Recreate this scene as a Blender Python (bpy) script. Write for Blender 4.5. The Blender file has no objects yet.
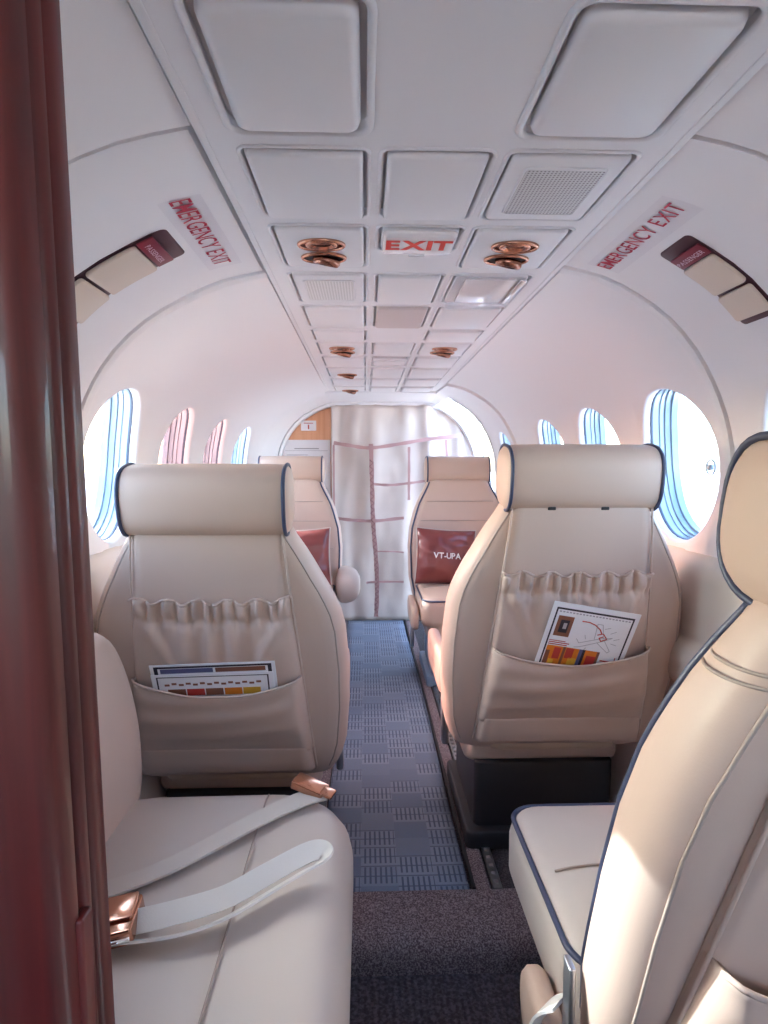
import bpy, bmesh, math, random
from mathutils import Vector, Matrix, noise
random.seed(7)
PI = math.pi
C = bpy.context.scene.collection

# ------------------------------------------------------------------ materials
def newmat(name):
    m = bpy.data.materials.new(name); m.use_nodes = True
    nt = m.node_tree
    b = nt.nodes['Principled BSDF']
    return m, nt, b

def bump(nt, b, scale, strength, dist=0.002, detail=3.0, kind='noise'):
    tc = nt.nodes.new('ShaderNodeTexCoord')
    if kind == 'noise':
        n = nt.nodes.new('ShaderNodeTexNoise'); n.inputs['Scale'].default_value = scale
        n.inputs['Detail'].default_value = detail; out = n.outputs['Fac']
    else:
        n = nt.nodes.new('ShaderNodeTexVoronoi'); n.inputs['Scale'].default_value = scale
        out = n.outputs['Distance']
    nt.links.new(tc.outputs['Object'], n.inputs['Vector'])
    bp = nt.nodes.new('ShaderNodeBump'); bp.inputs['Strength'].default_value = strength
    bp.inputs['Distance'].default_value = dist
    nt.links.new(out, bp.inputs['Height']); nt.links.new(bp.outputs['Normal'], b.inputs['Normal'])
    return n, tc

def simple(name, col, rough=0.5, metal=0.0, bscale=None, bstr=0.2, bdist=0.002, spec=0.5, vary=0.0, vscale=4, coat=0, sheen=0):
    m, nt, b = newmat(name)
    b.inputs['Base Color'].default_value = (*col, 1)
    b.inputs['Roughness'].default_value = rough
    b.inputs['Metallic'].default_value = metal
    b.inputs['Specular IOR Level'].default_value = spec
    b.inputs['Coat Weight'].default_value = coat
    b.inputs['Coat Roughness'].default_value = 0.08
    b.inputs['Sheen Weight'].default_value = sheen
    if bscale: bump(nt, b, bscale, bstr, bdist)
    if vary:
        tc = nt.nodes.new('ShaderNodeTexCoord'); n = nt.nodes.new('ShaderNodeTexNoise')
        n.inputs['Scale'].default_value = vscale; n.inputs['Detail'].default_value = 4
        nt.links.new(tc.outputs['Object'], n.inputs['Vector'])
        r = nt.nodes.new('ShaderNodeMixRGB'); r.blend_type = 'MIX'
        r.inputs['Color1'].default_value = (*[c*(1-vary) for c in col], 1)
        r.inputs['Color2'].default_value = (*[min(1, c*(1+vary)) for c in col], 1)
        nt.links.new(n.outputs['Fac'], r.inputs['Fac'])
        nt.links.new(r.outputs['Color'], b.inputs['Base Color'])
    return m

M = {}
M['wall'] = simple('wall_plastic', (.80, .775, .775), .42, bscale=260, bstr=.05, bdist=.001)
M['ceil'] = simple('ceiling_plastic', (.76, .74, .75), .45, bscale=260, bstr=.06, bdist=.001)
M['lid'] = simple('lid_plastic', (.74, .72, .73), .4, bscale=300, bstr=.04, bdist=.001)
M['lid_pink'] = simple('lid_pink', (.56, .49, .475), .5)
M['leather'] = simple('beige_leather', (.585, .43, .352), .46, bscale=420, bstr=.12, bdist=.0008, vary=.04, vscale=9, spec=.4)
M['leather_light'] = simple('cream_leather', (.60, .52, .465), .45, bscale=420, bstr=.12, bdist=.0008, vary=.03, vscale=9, spec=.4)
M['leather_tan'] = simple('tan_leather', (.58, .43, .31), .5, bscale=420, bstr=.12, bdist=.0008)
M['navy'] = simple('navy_piping', (.045, .055, .11), .45)
M['seam'] = simple('seam_thread', (.42, .33, .28), .6)
M['dark'] = simple('dark_plastic', (.018, .013, .015), .6)
M['under'] = simple('seat_base_paint', (.02, .017, .02), .5)
M['bluebase'] = simple('blue_grey_base', (.16, .22, .31), .45)
M['groove'] = simple('groove_shadow_gap', (.03, .02, .018), .8)
M['beige_panel'] = simple('beige_side_panel', (.66, .56, .48), .5, bscale=300, bstr=.1)
M['cover'] = simple('mask_cover', (.68, .56, .46), .45)
M['maroon'] = simple('maroon_tag', (.20, .012, .03), .4)
M['tagprint'] = simple('tag_print', (.62, .42, .50), .5)
M['red'] = simple('red_letters', (.48, .012, .045), .5)
M['redx'] = simple('exit_red', (.75, .03, .01), .4)
M['copper'] = simple('copper_metal', (.60, .30, .20), .16, 1.0)
M['chrome'] = simple('chrome', (.85, .86, .88), .12, 1.0)
M['alu'] = simple('aluminium', (.6, .6, .62), .35, 1.0)
M['belt'] = simple('webbing', (.62, .55, .49), .6, bscale=900, bstr=.4, bdist=.0006)
M['belt_light'] = simple('light_webbing', (.75, .71, .66), .55, bscale=700, bstr=.5, bdist=.0008)
M['maroon_leather'] = simple('maroon_leather', (.21, .045, .042), .3, bscale=300, bstr=.15, bdist=.0008, spec=.6)
M['white_print'] = simple('white_print', (.85, .80, .78), .5)
M['paper'] = simple('paper', (.90, .88, .90), .35)
M['p_black'] = simple('print_black', (.03, .02, .03), .4)
M['p_orange'] = simple('print_orange', (.75, .22, .02), .4)
M['p_red'] = simple('print_red', (.55, .05, .04), .4)
M['p_yellow'] = simple('print_yellow', (.80, .45, .05), .4)
M['p_grey'] = simple('print_grey', (.45, .42, .44), .4)
M['p_brown'] = simple('print_brown', (.25, .09, .05), .4)
M['p_blue'] = simple('print_blue', (.12, .12, .25), .4)
M['exit_lens'] = simple('exit_lens', (.80, .75, .74), .25, coat=.5)
M['strap'] = simple('net_strap', (.46, .27, .265), .6, bscale=600, bstr=.3)
M['strap_dark'] = simple('net_strap_stitch', (.22, .10, .11), .6)
M['curtain'] = simple('curtain_cloth', (.63, .55, .51), .75, bscale=700, bstr=.3, bdist=.001, vary=.05, vscale=5, sheen=.2)
M['concrete'] = simple('apron_concrete', (.55, .54, .52), .9, vary=.08, vscale=.2)
M['brick'] = simple('terracotta_wall', (.50, .17, .12), .9, vary=.1, vscale=.6)
M['roofm'] = simple('pale_roof', (.55, .55, .58), .7)
M['knob'] = simple('clear_knob', (.45, .55, .62), .15, coat=.5)
M['rubber'] = simple('dark_rubber', (.09, .11, .16), .5)
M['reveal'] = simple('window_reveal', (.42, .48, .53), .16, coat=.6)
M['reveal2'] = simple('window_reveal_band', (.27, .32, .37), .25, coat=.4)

def glass(name, tint, refl=.06):
    m = bpy.data.materials.new(name); m.use_nodes = True; nt = m.node_tree; nt.nodes.clear()
    o = nt.nodes.new('ShaderNodeOutputMaterial'); t = nt.nodes.new('ShaderNodeBsdfTransparent')
    g = nt.nodes.new('ShaderNodeBsdfGlossy'); mx = nt.nodes.new('ShaderNodeMixShader')
    t.inputs['Color'].default_value = (*tint, 1); g.inputs['Roughness'].default_value = .03
    mx.inputs['Fac'].default_value = refl
    nt.links.new(t.outputs[0], mx.inputs[1]); nt.links.new(g.outputs[0], mx.inputs[2]); nt.links.new(mx.outputs[0], o.inputs[0])
    return m
M['glass'] = glass('acrylic_pane', (.76, .88, .96))
M['glass_red'] = glass('rosy_polarised_pane', (.80, .46, .41), .10)
M['glass_outer'] = glass('outer_pane', (.93, .97, .99), .04)
M['clear_film'] = glass('clear_sticker_film', (.955, .95, .96), .02)
M['lamp_cover'] = glass('clear_lamp_cover', (.96, .96, .97), .09)

def wood(name, c1, c2, rough, coat, vertical=True, scale=6.0):
    m, nt, b = newmat(name)
    tc = nt.nodes.new('ShaderNodeTexCoord'); mp = nt.nodes.new('ShaderNodeMapping')
    mp.inputs['Scale'].default_value = (scale*7, scale*7, scale*.35)
    n = nt.nodes.new('ShaderNodeTexNoise'); n.inputs['Scale'].default_value = 1.6; n.inputs['Detail'].default_value = 6
    n.inputs['Distortion'].default_value = .6
    r = nt.nodes.new('ShaderNodeValToRGB')
    r.color_ramp.elements[0].position = .3; r.color_ramp.elements[0].color = (*c1, 1)
    r.color_ramp.elements[1].position = .72; r.color_ramp.elements[1].color = (*c2, 1)
    L = nt.links.new
    L(tc.outputs['Object'], mp.inputs['Vector']); L(mp.outputs[0], n.inputs['Vector']); L(n.outputs['Fac'], r.inputs['Fac'])
    L(r.outputs['Color'], b.inputs['Base Color'])
    b.inputs['Roughness'].default_value = rough; b.inputs['Coat Weight'].default_value = coat; b.inputs['Coat Roughness'].default_value = .06
    return m
M['mahogany'] = wood('mahogany', (.06, .005, .005), (.15, .014, .012), .42, .28)
M['cherry'] = wood('cherry_laminate', (.74, .34, .17), (.88, .48, .28), .45, .2, scale=3)

def carpet_runner():
    m, nt, b = newmat('runner_carpet'); L = nt.links.new; N = nt.nodes.new
    tc = N('ShaderNodeTexCoord'); sp = N('ShaderNodeSeparateXYZ'); L(tc.outputs['Object'], sp.inputs[0])
    def mth(op, a, bb=None, cc=None):
        n = N('ShaderNodeMath'); n.operation = op
        for i, v in enumerate((a, bb, cc)):
            if v is None: continue
            if isinstance(v, (int, float)): n.inputs[i].default_value = v
            else: L(v, n.inputs[i])
        return n.outputs[0]
    x, y = sp.outputs['X'], sp.outputs['Y']
    tx = mth('DIVIDE', x, .0925); ix = mth('FLOOR', tx); fx = mth('FRACT', tx)
    odd = mth('MULTIPLY', mth('MODULO', mth('ABSOLUTE', ix), 2.0), .5)
    ty = mth('ADD', mth('DIVIDE', y, .075), odd); iy = mth('FLOOR', ty); fy = mth('FRACT', ty)
    cb = N('ShaderNodeCombineXYZ'); L(ix, cb.inputs[0]); L(iy, cb.inputs[1])
    wn = N('ShaderNodeTexWhiteNoise'); wn.noise_dimensions = '2D'; L(cb.outputs[0], wn.inputs['Vector'])
    rnd = wn.outputs['Value']
    # comb lines along the aisle inside each block
    ln = mth('GREATER_THAN', mth('FRACT', mth('MULTIPLY', fx, 7.0)), .62)
    inx = mth('MULTIPLY', mth('GREATER_THAN', fx, .04), mth('LESS_THAN', fx, .97))
    iny = mth('MULTIPLY', mth('GREATER_THAN', fy, .12), mth('LESS_THAN', fy, .92))
    has = mth('GREATER_THAN', rnd, .38)
    lines = mth('MULTIPLY', mth('MULTIPLY', ln, mth('MULTIPLY', inx, iny)), has)
    rail = mth('MULTIPLY', mth('GREATER_THAN', mth('FRACT', mth('MULTIPLY', fy, 2.0)), .88), has)
    mask = mth('MAXIMUM', lines, mth('MULTIPLY', rail, .8))
    base = N('ShaderNodeMixRGB'); base.inputs['Color1'].default_value = (.16, .20, .28, 1); base.inputs['Color2'].default_value = (.26, .30, .38, 1)
    L(rnd, base.inputs['Fac'])
    mx = N('ShaderNodeMixRGB'); L(mask, mx.inputs['Fac']); L(base.outputs[0], mx.inputs['Color1']); mx.inputs['Color2'].default_value = (.095, .12, .185, 1)
    n = N('ShaderNodeTexNoise'); n.inputs['Scale'].default_value = 420; L(tc.outputs['Object'], n.inputs['Vector'])
    m2 = N('ShaderNodeMixRGB'); m2.blend_type = 'MULTIPLY'; m2.inputs['Fac'].default_value = .5
    L(mx.outputs[0], m2.inputs['Color1']); L(n.outputs['Color'], m2.inputs['Color2'])
    g = N('ShaderNodeMixRGB'); g.blend_type = 'ADD'; g.inputs['Fac'].default_value = .25
    L(m2.outputs[0], g.inputs['Color1']); L(mx.outputs[0], g.inputs['Color2'])
    L(g.outputs[0], b.inputs['Base Color'])
    b.inputs['Roughness'].default_value = .85
    bp = N('ShaderNodeBump'); bp.inputs['Strength'].default_value = .5; bp.inputs['Distance'].default_value = .003
    h = mth('SUBTRACT', n.outputs['Fac'], mask); L(h, bp.inputs['Height']); L(bp.outputs[0], b.inputs['Normal'])
    return m
M['runner'] = carpet_runner()

def speckle(name, c1, c2, scale, ridges=None):
    m, nt, b = newmat(name); L = nt.links.new; N = nt.nodes.new
    tc = N('ShaderNodeTexCoord'); n = N('ShaderNodeTexNoise'); n.inputs['Scale'].default_value = scale; n.inputs['Detail'].default_value = 6
    L(tc.outputs['Object'], n.inputs['Vector'])
    r = N('ShaderNodeValToRGB'); r.color_ramp.elements[0].position = .42; r.color_ramp.elements[0].color = (*c1, 1)
    r.color_ramp.elements[1].position = .62; r.color_ramp.elements[1].color = (*c2, 1)
    L(n.outputs['Fac'], r.inputs['Fac']); L(r.outputs[0], b.inputs['Base Color'])
    b.inputs['Roughness'].default_value = .95
    bp = N('ShaderNodeBump'); bp.inputs['Strength'].default_value = .8; bp.inputs['Distance'].default_value = .004
    if ridges:
        w = N('ShaderNodeTexWave'); w.bands_direction = 'X'; w.inputs['Scale'].default_value = ridges
        L(tc.outputs['Object'], w.inputs['Vector']); L(w.outputs['Fac'], bp.inputs['Height'])
    else: L(n.outputs['Fac'], bp.inputs['Height'])
    L(bp.outputs[0], b.inputs['Normal'])
    return m
M['carpet'] = speckle('grey_carpet', (.10, .068, .075), (.34, .27, .28), 300)
M['carpet_low'] = speckle('lower_carpet', (.045, .035, .045), (.11, .095, .115), 160, ridges=22)

def grille_mat(name, base, hole, scale):
    m, nt, b = newmat(name); L = nt.links.new; N = nt.nodes.new
    tc = N('ShaderNodeTexCoord'); sp = N('ShaderNodeSeparateXYZ'); L(tc.outputs['Object'], sp.inputs[0])
    outs = []
    for ax in ('X', 'Y'):
        a = N('ShaderNodeMath'); a.operation = 'MULTIPLY'; a.inputs[1].default_value = scale; L(sp.outputs[ax], a.inputs[0])
        f = N('ShaderNodeMath'); f.operation = 'FRACT'; L(a.outputs[0], f.inputs[0])
        g = N('ShaderNodeMath'); g.operation = 'GREATER_THAN'; g.inputs[1].default_value = .5; L(f.outputs[0], g.inputs[0]); outs.append(g.outputs[0])
    mu = N('ShaderNodeMath'); mu.operation = 'MULTIPLY'; L(outs[0], mu.inputs[0]); L(outs[1], mu.inputs[1])
    mx = N('ShaderNodeMixRGB'); L(mu.outputs[0], mx.inputs['Fac']); mx.inputs['Color1'].default_value = (*base, 1); mx.inputs['Color2'].default_value = (*hole, 1)
    L(mx.outputs[0], b.inputs['Base Color']); b.inputs['Roughness'].default_value = .5
    return m
M['grille'] = grille_mat('speaker_mesh', (.62, .60, .60), (.22, .20, .20), 180)

# ------------------------------------------------------------------ object helpers
def obj(name, verts, faces, mat, parent=None, smooth=True, loc=None, rot=None, mats=None, fmat=None, angle=None):
    me = bpy.data.meshes.new(name); me.from_pydata([tuple(v) for v in verts], [], faces)
    me.update()
    for mm in (mats or [mat]): me.materials.append(M[mm] if isinstance(mm, str) else mm)
    if fmat:
        for i, f in enumerate(me.polygons): f.material_index = fmat[i]
    if smooth:
        for f in me.polygons: f.use_smooth = True
        if angle:
            bm = bmesh.new(); bm.from_mesh(me)
            for e in bm.edges:
                if len(e.link_faces) == 2 and e.calc_face_angle(0) > math.radians(angle): e.smooth = False
            bm.to_mesh(me); bm.free()
    o = bpy.data.objects.new(name, me); C.objects.link(o)
    if parent: o.parent = parent
    if loc: o.location = loc
    if rot: o.rotation_euler = rot
    return o

def thing(name, label, cat, loc=(0, 0, 0), rotz=0, group=None):
    o = bpy.data.objects.new(name, None); C.objects.link(o); o.empty_display_size = .05
    o.location = loc; o.rotation_euler = (0, 0, rotz) if not isinstance(rotz, tuple) else rotz
    return tag(o, label, cat, group)
def tag(o, label, cat, group=None):
    o['label'] = label; o['category'] = cat
    if group: o['group'] = group
    return o
def struct(o, label=None, cat=None):
    o['kind'] = 'structure'
    if label: o['label'] = label
    if cat: o['category'] = cat
    return o

class MB:
    def __init__(s): s.v = []; s.f = []; s.m = []
    def add(s, vf, mi=0):
        v, f = vf; b = len(s.v); s.v += [Vector(p) for p in v]; s.f += [tuple(i+b for i in q) for q in f]; s.m += [mi]*len(f); return s
    def build(s, name, mat, parent=None, **k):
        mats = mat if isinstance(mat, list) else None
        return obj(name, s.v, s.f, mat, parent, mats=mats, fmat=s.m if mats else None, **k)

def loft(loops, cap0=True, cap1=True, closed=True):
    n = len(loops[0]); v = [p for l in loops for p in l]; f = []
    for i in range(len(loops)-1):
        for j in range(n if closed else n-1):
            k = (j+1) % n
            f.append((i*n+j, i*n+k, (i+1)*n+k, (i+1)*n+j))
    if cap0: f.append(tuple(range(n-1, -1, -1)))
    if cap1: b = (len(loops)-1)*n; f.append(tuple(range(b, b+n)))
    return v, f

def rrect(hx, hy, r, n=5, cx=0, cy=0):
    r = min(r, hx*.999, hy*.999); pts = []
    for k, (sx, sy) in enumerate(((1, 1), (-1, 1), (-1, -1), (1, -1))):
        for i in range(n+1):
            a = PI/2*k + PI/2*i/n
            pts.append((cx+sx*(hx-r)+r*math.cos(a), cy+sy*(hy-r)+r*math.sin(a)))
    return pts

def slab(hx, hy, z0, z1, r=.01, bev=.003, n=5, cx=0, cy=0, bottom=True):
    """rounded slab from z0 to z1 with soft edges on the z1 side (and z0 side)"""
    s = 1 if z1 > z0 else -1
    L = []
    def lp(ins, z): return [(x, y, z) for x, y in rrect(hx-ins, hy-ins, max(r-ins, .0005), n, cx, cy)]
    if bottom: L += [lp(bev, z0), lp(bev*.3, z0+s*bev*.3)]
    L.append(lp(0, z0+s*bev) if bottom else lp(0, z0))
    L += [lp(0, z1-s*bev), lp(bev*.3, z1-s*bev*.3), lp(bev, z1)]
    v, f = loft(L)
    if s < 0: f = [tuple(reversed(q)) for q in f]
    return v, f

def box(x0, x1, y0, y1, z0, z1):
    v = [(x, y, z) for z in (z0, z1) for y in (y0, y1) for x in (x0, x1)]
    return v, [(0, 2, 3, 1), (4, 5, 7, 6), (0, 1, 5, 4), (2, 6, 7, 3), (0, 4, 6, 2), (1, 3, 7, 5)]

def tube(pts, r, n=8, closed=False, cap=True):
    pts = [Vector(p) for p in pts]; m = len(pts); loops = []
    up = None
    for i, p in enumerate(pts):
        a = pts[(i-1) % m] if (closed or i > 0) else p
        b = pts[(i+1) % m] if (closed or i < m-1) else p
        t = (b-a).normalized()
        if up is None:
            up = t.orthogonal().normalized()
        up = (up - t*up.dot(t)).normalized(); sd = t.cross(up)
        rr = r(i/(m-1)) if callable(r) else r
        loops.append([p + up*math.cos(2*PI*k/n)*rr + sd*math.sin(2*PI*k/n)*rr for k in range(n)])
    if closed:
        loops.append(loops[0])
        return loft(loops, False, False)
    return loft(loops, cap, cap)

def xf(vf, mat):
    return [mat @ Vector(p) for p in vf[0]], vf[1]
def rotT(axis, deg, loc=(0, 0, 0)): return Matrix.Translation(loc) @ Matrix.Rotation(math.radians(deg), 4, axis)

def spline(pts, sub=8, closed=False):
    P_ = [Vector(p) for p in pts]; out = []; n = len(P_)
    rng = range(n) if closed else range(n-1)
    for i in rng:
        p0 = P_[(i-1) % n] if (closed or i > 0) else P_[i]; p1 = P_[i]; p2 = P_[(i+1) % n]
        p3 = P_[(i+2) % n] if (closed or i < n-2) else p2
        for k in range(sub):
            t = k/sub
            out.append(.5*((2*p1)+(p2-p0)*t+(2*p0-5*p1+4*p2-p3)*t*t+(3*p1-p0-3*p2+p3)*t**3))
    if not closed: out.append(P_[-1])
    return out

def interp(tab, x):
    if x <= tab[0][0]: return tab[0][1]
    for (a, b), (c, d) in zip(tab, tab[1:]):
        if x <= c:
            t = (x-a)/(c-a); t = t*t*(3-2*t) if False else t
            return b+(d-b)*t
    return tab[-1][1]

def glyph(ch, size, bold):
    cu = bpy.data.curves.new('txt', 'FONT'); cu.body = ch; cu.size = size
    cu.offset = bold; cu.resolution_u = 3; cu.fill_mode = 'FRONT'
    o = bpy.data.objects.new('txt', cu); C.objects.link(o)
    bpy.context.view_layer.update()
    dg = bpy.context.evaluated_depsgraph_get()
    me = bpy.data.meshes.new_from_object(o.evaluated_get(dg))
    v = [(p.co.x, p.co.y) for p in me.vertices]; f = [tuple(p.vertices) for p in me.polygons]
    bpy.data.objects.remove(o); bpy.data.meshes.remove(me); bpy.data.curves.remove(cu)
    return v, f
def text_mesh(body, size, bold=0.0, xscale=1.0, gap=.10):
    """letters set one after the other with an even gap, centred on the origin"""
    V, F, x = [], [], 0.0
    for ch in body:
        if ch == ' ': x += size*.32; continue
        v, f = glyph(ch, size, bold); mn = min(p[0] for p in v); mx = max(p[0] for p in v)
        b = len(V); V += [(p[0]-mn+x, p[1]) for p in v]; F += [tuple(i+b for i in q) for q in f]
        x += (mx-mn)+size*gap
    x -= size*gap; h = max(p[1] for p in V)
    return [((p[0]-x/2)*xscale, p[1]-h/2, 0) for p in V], F

# ------------------------------------------------------------------ camera
cam = bpy.data.cameras.new('camera'); camo = bpy.data.objects.new('camera', cam); C.objects.link(camo)
CAMP = Vector((-.08, 0, 1.03))
camo.location = CAMP
cam.sensor_fit = 'HORIZONTAL'; cam.sensor_width = 36; cam.lens = 36*600/768; cam.clip_start = .01; cam.clip_end = 500
yaw = math.atan(19/600); pitch = math.atan(47/600)
camo.rotation_euler = (PI/2-pitch, 0, -yaw)
bpy.context.scene.camera = camo

# ------------------------------------------------------------------ cabin shell
PROF = [(.315, 1.452), (.40, 1.433), (.47, 1.403), (.56, 1.350), (.635, 1.278), (.69, 1.190), (.722, 1.10), (.735, 1.0), (.737, .90), (.735, .80),
        (.72, .60), (.69, .40), (.63, .18), (.58, .03), (.55, -.12)]
_d = spline([(x, 0, z) for x, z in PROF], 12)
_S = [0.0]
for a, b in zip(_d, _d[1:]): _S.append(_S[-1]+(b-a).length)
STOT = _S[-1]
def prof(s):
    s = max(0, min(STOT, s))
    lo, hi = 0, len(_S)-1
    while hi-lo > 1:
        m_ = (lo+hi)//2
        if _S[m_] <= s: lo = m_
        else: hi = m_
    t = (s-_S[lo])/(_S[hi]-_S[lo]); p = _d[lo].lerp(_d[hi], t)
    a = _d[max(lo-1, 0)]; b = _d[min(hi+1, len(_d)-1)]
    tg = (b-a).normalized()
    return p, Vector((-tg.z, 0, tg.x))*-1     # point and inward normal (right side)
def s_of_z(z):
    for i, p in enumerate(_d):
        if p.z <= z: return _S[i]
def taper(Y): return 1.0 if Y < 3.1 else 1.0-.10*(Y-3.1)/.85
def sm(a, b, x):
    t = max(0, min(1, (x-a)/(b-a))); return t*t*(3-2*t)
def panel_off(side, s, Y):
    d = 0
    zz = prof(s)[0].z
    if zz > .82:
        q = Y-(.055 if side < 0 else 0)
        d += .007*sm(1.312, 1.322, q)
        d -= (.016+.02*sm(.2, .4, s))*(sm(1.296, 1.299, q)-sm(1.309, 1.312, q))
        d -= .012*(sm(.790, .792, Y)-sm(.797, .800, Y))
        if side > 0: d -= .010*(sm(3.095, 3.098, Y)-sm(3.104, 3.107, Y))
    if side > 0: d += .010*sm(3.107, 3.1095, Y)
    else: d += .008*sm(3.46, 3.49, Y)
    return d
def P(side, s, Y, off=0.0):
    p, n = prof(s); o = off+panel_off(side, s, Y)
    dx = .027 if side > 0 else -.0185+.006*(sm(.79, .80, Y)-sm(1.34, 1.37, Y))
    w = 1-sm(0, .5, s)
    return Vector((side*((p.x+n.x*o)*taper(Y)+dx*w), Y, p.z+n.z*o))

SC = s_of_z(1.042); HW = .205; WR = .190; HS = .225; WS = .207
WINY = [1.02, 1.53, 2.04, 2.55, 3.06]
WINL = [y+.03 for y in WINY]; HWL = .18; WRL = .168
def shell(side, name):
    bm = bmesh.new()
    ys_all = []
    wins = list(WINL) if side < 0 else WINY[:4]
    hw = HWL if side < 0 else HW; wr = WRL if side < 0 else WR
    yend = 3.97
    def quad(pts):
        vs = [bm.verts.new(p) for p in pts]
        bm.faces.new(vs if side > 0 else vs[::-1])
    cuts = [-1.2, -.8, -.4, 0, .25]
    for w in wins: cuts += [w-hw, w+hw]
    cells = []
    if side > 0: cuts += [3.02, 3.095, 3.098, 3.104, 3.107, 3.11, 3.41, 3.45, 3.50, 3.55, 3.7, 3.85, yend]
    else: cuts += [3.35, 3.46, 3.49, 3.6, 3.8, yend]
    extra = [.79, .792, .797, .80]+[e+(.055 if side < 0 else 0) for e in (1.296, 1.299, 1.309, 1.3122, 1.3165, 1.322)]
    # window cells: (y0,y1,s0,s1,Yc,Sc,ry,rs)
    wc = {round(w-hw, 4): (w, wr, WS) for w in wins}
    s0, s1 = SC-HS, SC+HS
    NS = 12
    top = [s0*i/9 for i in range(10)]; mid = [s0+(s1-s0)*i/NS for i in range(NS+1)]
    bot = [s1+(STOT-s1)*i/10 for i in range(11)]
    cuts = sorted(set(round(c, 4) for c in cuts))
    for a, b in zip(cuts, cuts[1:]):
        iswin = a in wc
        yy = [a+(b-a)*i/12 for i in range(13)] if iswin else [a+(b-a)*i/2 for i in range(3)]
        yy2 = sorted(set(yy+[e for e in extra if a < e < b])) if True else yy
        door = side > 0 and a >= 3.5
        for band, ss in (('t', top), ('m', mid), ('b', bot)):
            if band == 'm' and iswin: continue
            if side > 0 and 3.109 <= a < 3.409 and band == 'm': continue
            ylist = yy2 if band != 'm' or not iswin else yy
            for y0, y1 in zip(ylist, ylist[1:]):
                for q0, q1 in zip(ss, ss[1:]):
                    if door and q1 > .115: continue
                    quad([P(side, q0, y0), P(side, q1, y0), P(side, q1, y1), P(side, q0, y1)])
                if band == 't':   # unseen upstand added to block light leaking in at the ceiling gap
                    a0, a1 = P(side, 0, y0), P(side, 0, y1); up = Vector((0, 0, 1.497-a0.z)); quad([a0+up, a0, a1, a1+up])
        def wincell(a, b, yc, ry, rs, N=12):
            # outer square boundary points, counter-clockwise in (Y,s)
            bd = []
            for i in range(N): bd.append((a+(b-a)*i/N, s0))
            for i in range(N): bd.append((b, s0+(s1-s0)*i/N))
            for i in range(N): bd.append((b-(b-a)*i/N, s1))
            for i in range(N): bd.append((a, s1-(s1-s0)*i/N))
            rings = [bd]
            circ = []
            for (y, s) in bd:
                an = math.atan2((s-SC)/(s1-s0), (y-yc)/(b-a)); circ.append((yc+ry*math.cos(an), SC+rs*math.sin(an)))
            for t in (.5, 1): rings.append([(p[0]+(c[0]-p[0])*t, p[1]+(c[1]-p[1])*t) for p, c in zip(bd, circ)])
            pts = [[P(side, s, y) for y, s in r] for r in rings]
            # soft roll into the opening
            for ins, h in ((.004, .0015), (.007, .005), (.009, .012), (.010, .022)):
                rr = []
                for (y, s) in circ:
                    dy, ds = y-yc, s-SC; l = math.hypot(dy, ds)
                    rr.append(P(side, s-ds/l*ins, y-dy/l*ins, -h))
                pts.append(rr)
            n = len(bd)
            for r0, r1 in zip(pts, pts[1:]):
                for j in range(n):
                    k = (j+1) % n
                    quad([r0[j], r1[j], r1[k], r0[k]])
        if iswin: wincell(a, b, *wc[a])
        if side > 0 and a == 3.11:
            wincell(3.11, 3.41, 3.25, .115, .195)
    bmesh.ops.remove_doubles(bm, verts=bm.verts, dist=.0004)
    bmesh.ops.recalc_face_normals(bm, faces=bm.faces)
    for f in bm.faces: f.smooth = True
    for e in bm.edges:
        if len(e.link_faces) == 2 and e.calc_face_angle(0) > math.radians(40): e.smooth = False
    me = bpy.data.meshes.new(name); bm.to_mesh(me); bm.free(); me.materials.append(M['wall'])
    o = bpy.data.objects.new(name, me); C.objects.link(o); struct(o)
    return o
shell(-1, 'wall_left'); shell(1, 'wall_right')

# windows
def window(idx, side, yc, ry=WR, rs=WS, knob=True, ring=True, tint='glass'):
    root = bpy.data.objects.new('window_%d' % idx, None); C.objects.link(root); root['kind'] = 'structure'
    root.location = P(side, SC, yc)
    inv = Matrix.Translation(-root.location)
    N = 48
    def circ(ins, h):
        out = []
        for k in range(N):
            a = 2*PI*k/N; dy = (ry-ins)*math.cos(a); ds = (rs-ins)*math.sin(a)
            out.append(inv @ P(side, SC+ds, yc+dy, -h))
        return out
    def ringobj(name, prof_, mat):
        v, f = loft([circ(i, h) for i, h in prof_], False, False)
        return obj(name, v, f, mat, root, angle=35)
    ringobj('rubber_seal', [(.009, .020), (.012, .022), (.0125, .027), (.010, .029)], 'rubber')
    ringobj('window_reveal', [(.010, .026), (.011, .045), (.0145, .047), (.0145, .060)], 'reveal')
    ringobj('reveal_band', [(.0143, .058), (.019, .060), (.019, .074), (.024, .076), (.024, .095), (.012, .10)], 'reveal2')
    def pane(name, ins, h, mat):
        # the pane follows the curve of the wall
        rings = []
        for q in (1, .75, .5, .25):
            rings.append([inv @ P(side, SC+(rs-ins)*q*math.sin(2*PI*k/N), yc+(ry-ins)*q*math.cos(2*PI*k/N), -h) for k in range(N)])
        v, f = loft(rings, False, True)
        return obj(name, v, f, mat, root)
    pane('inner_pane', .011, .024, tint); pane('outer_pane', .020, .085, 'glass_outer')
    if knob:
        kp = inv @ P(side, SC+.01 if side > 0 else SC+.03, yc-.125 if side > 0 else yc+.095, -.016)
        a = MB(); mt = Matrix.Translation(kp) @ Matrix.Rotation(PI/2, 4, 'Y')
        a.add(xf(tube([(.018*math.cos(t*PI/10), .018*math.sin(t*PI/10), 0) for t in range(20)], .0022, 6, closed=True), mt))
        a.add(xf(tube([(0, 0, -.006), (0, 0, .006)], .007, 12), mt))
        a.build('pane_knob', 'knob', root)
    return root
i = 1
for y in WINY:
    window(i, -1, y+.03, ry=WRL, knob=(y == 1.53 or y == 2.04), tint='glass_red' if y in (2.04, 2.55) else 'glass'); i += 1
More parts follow.
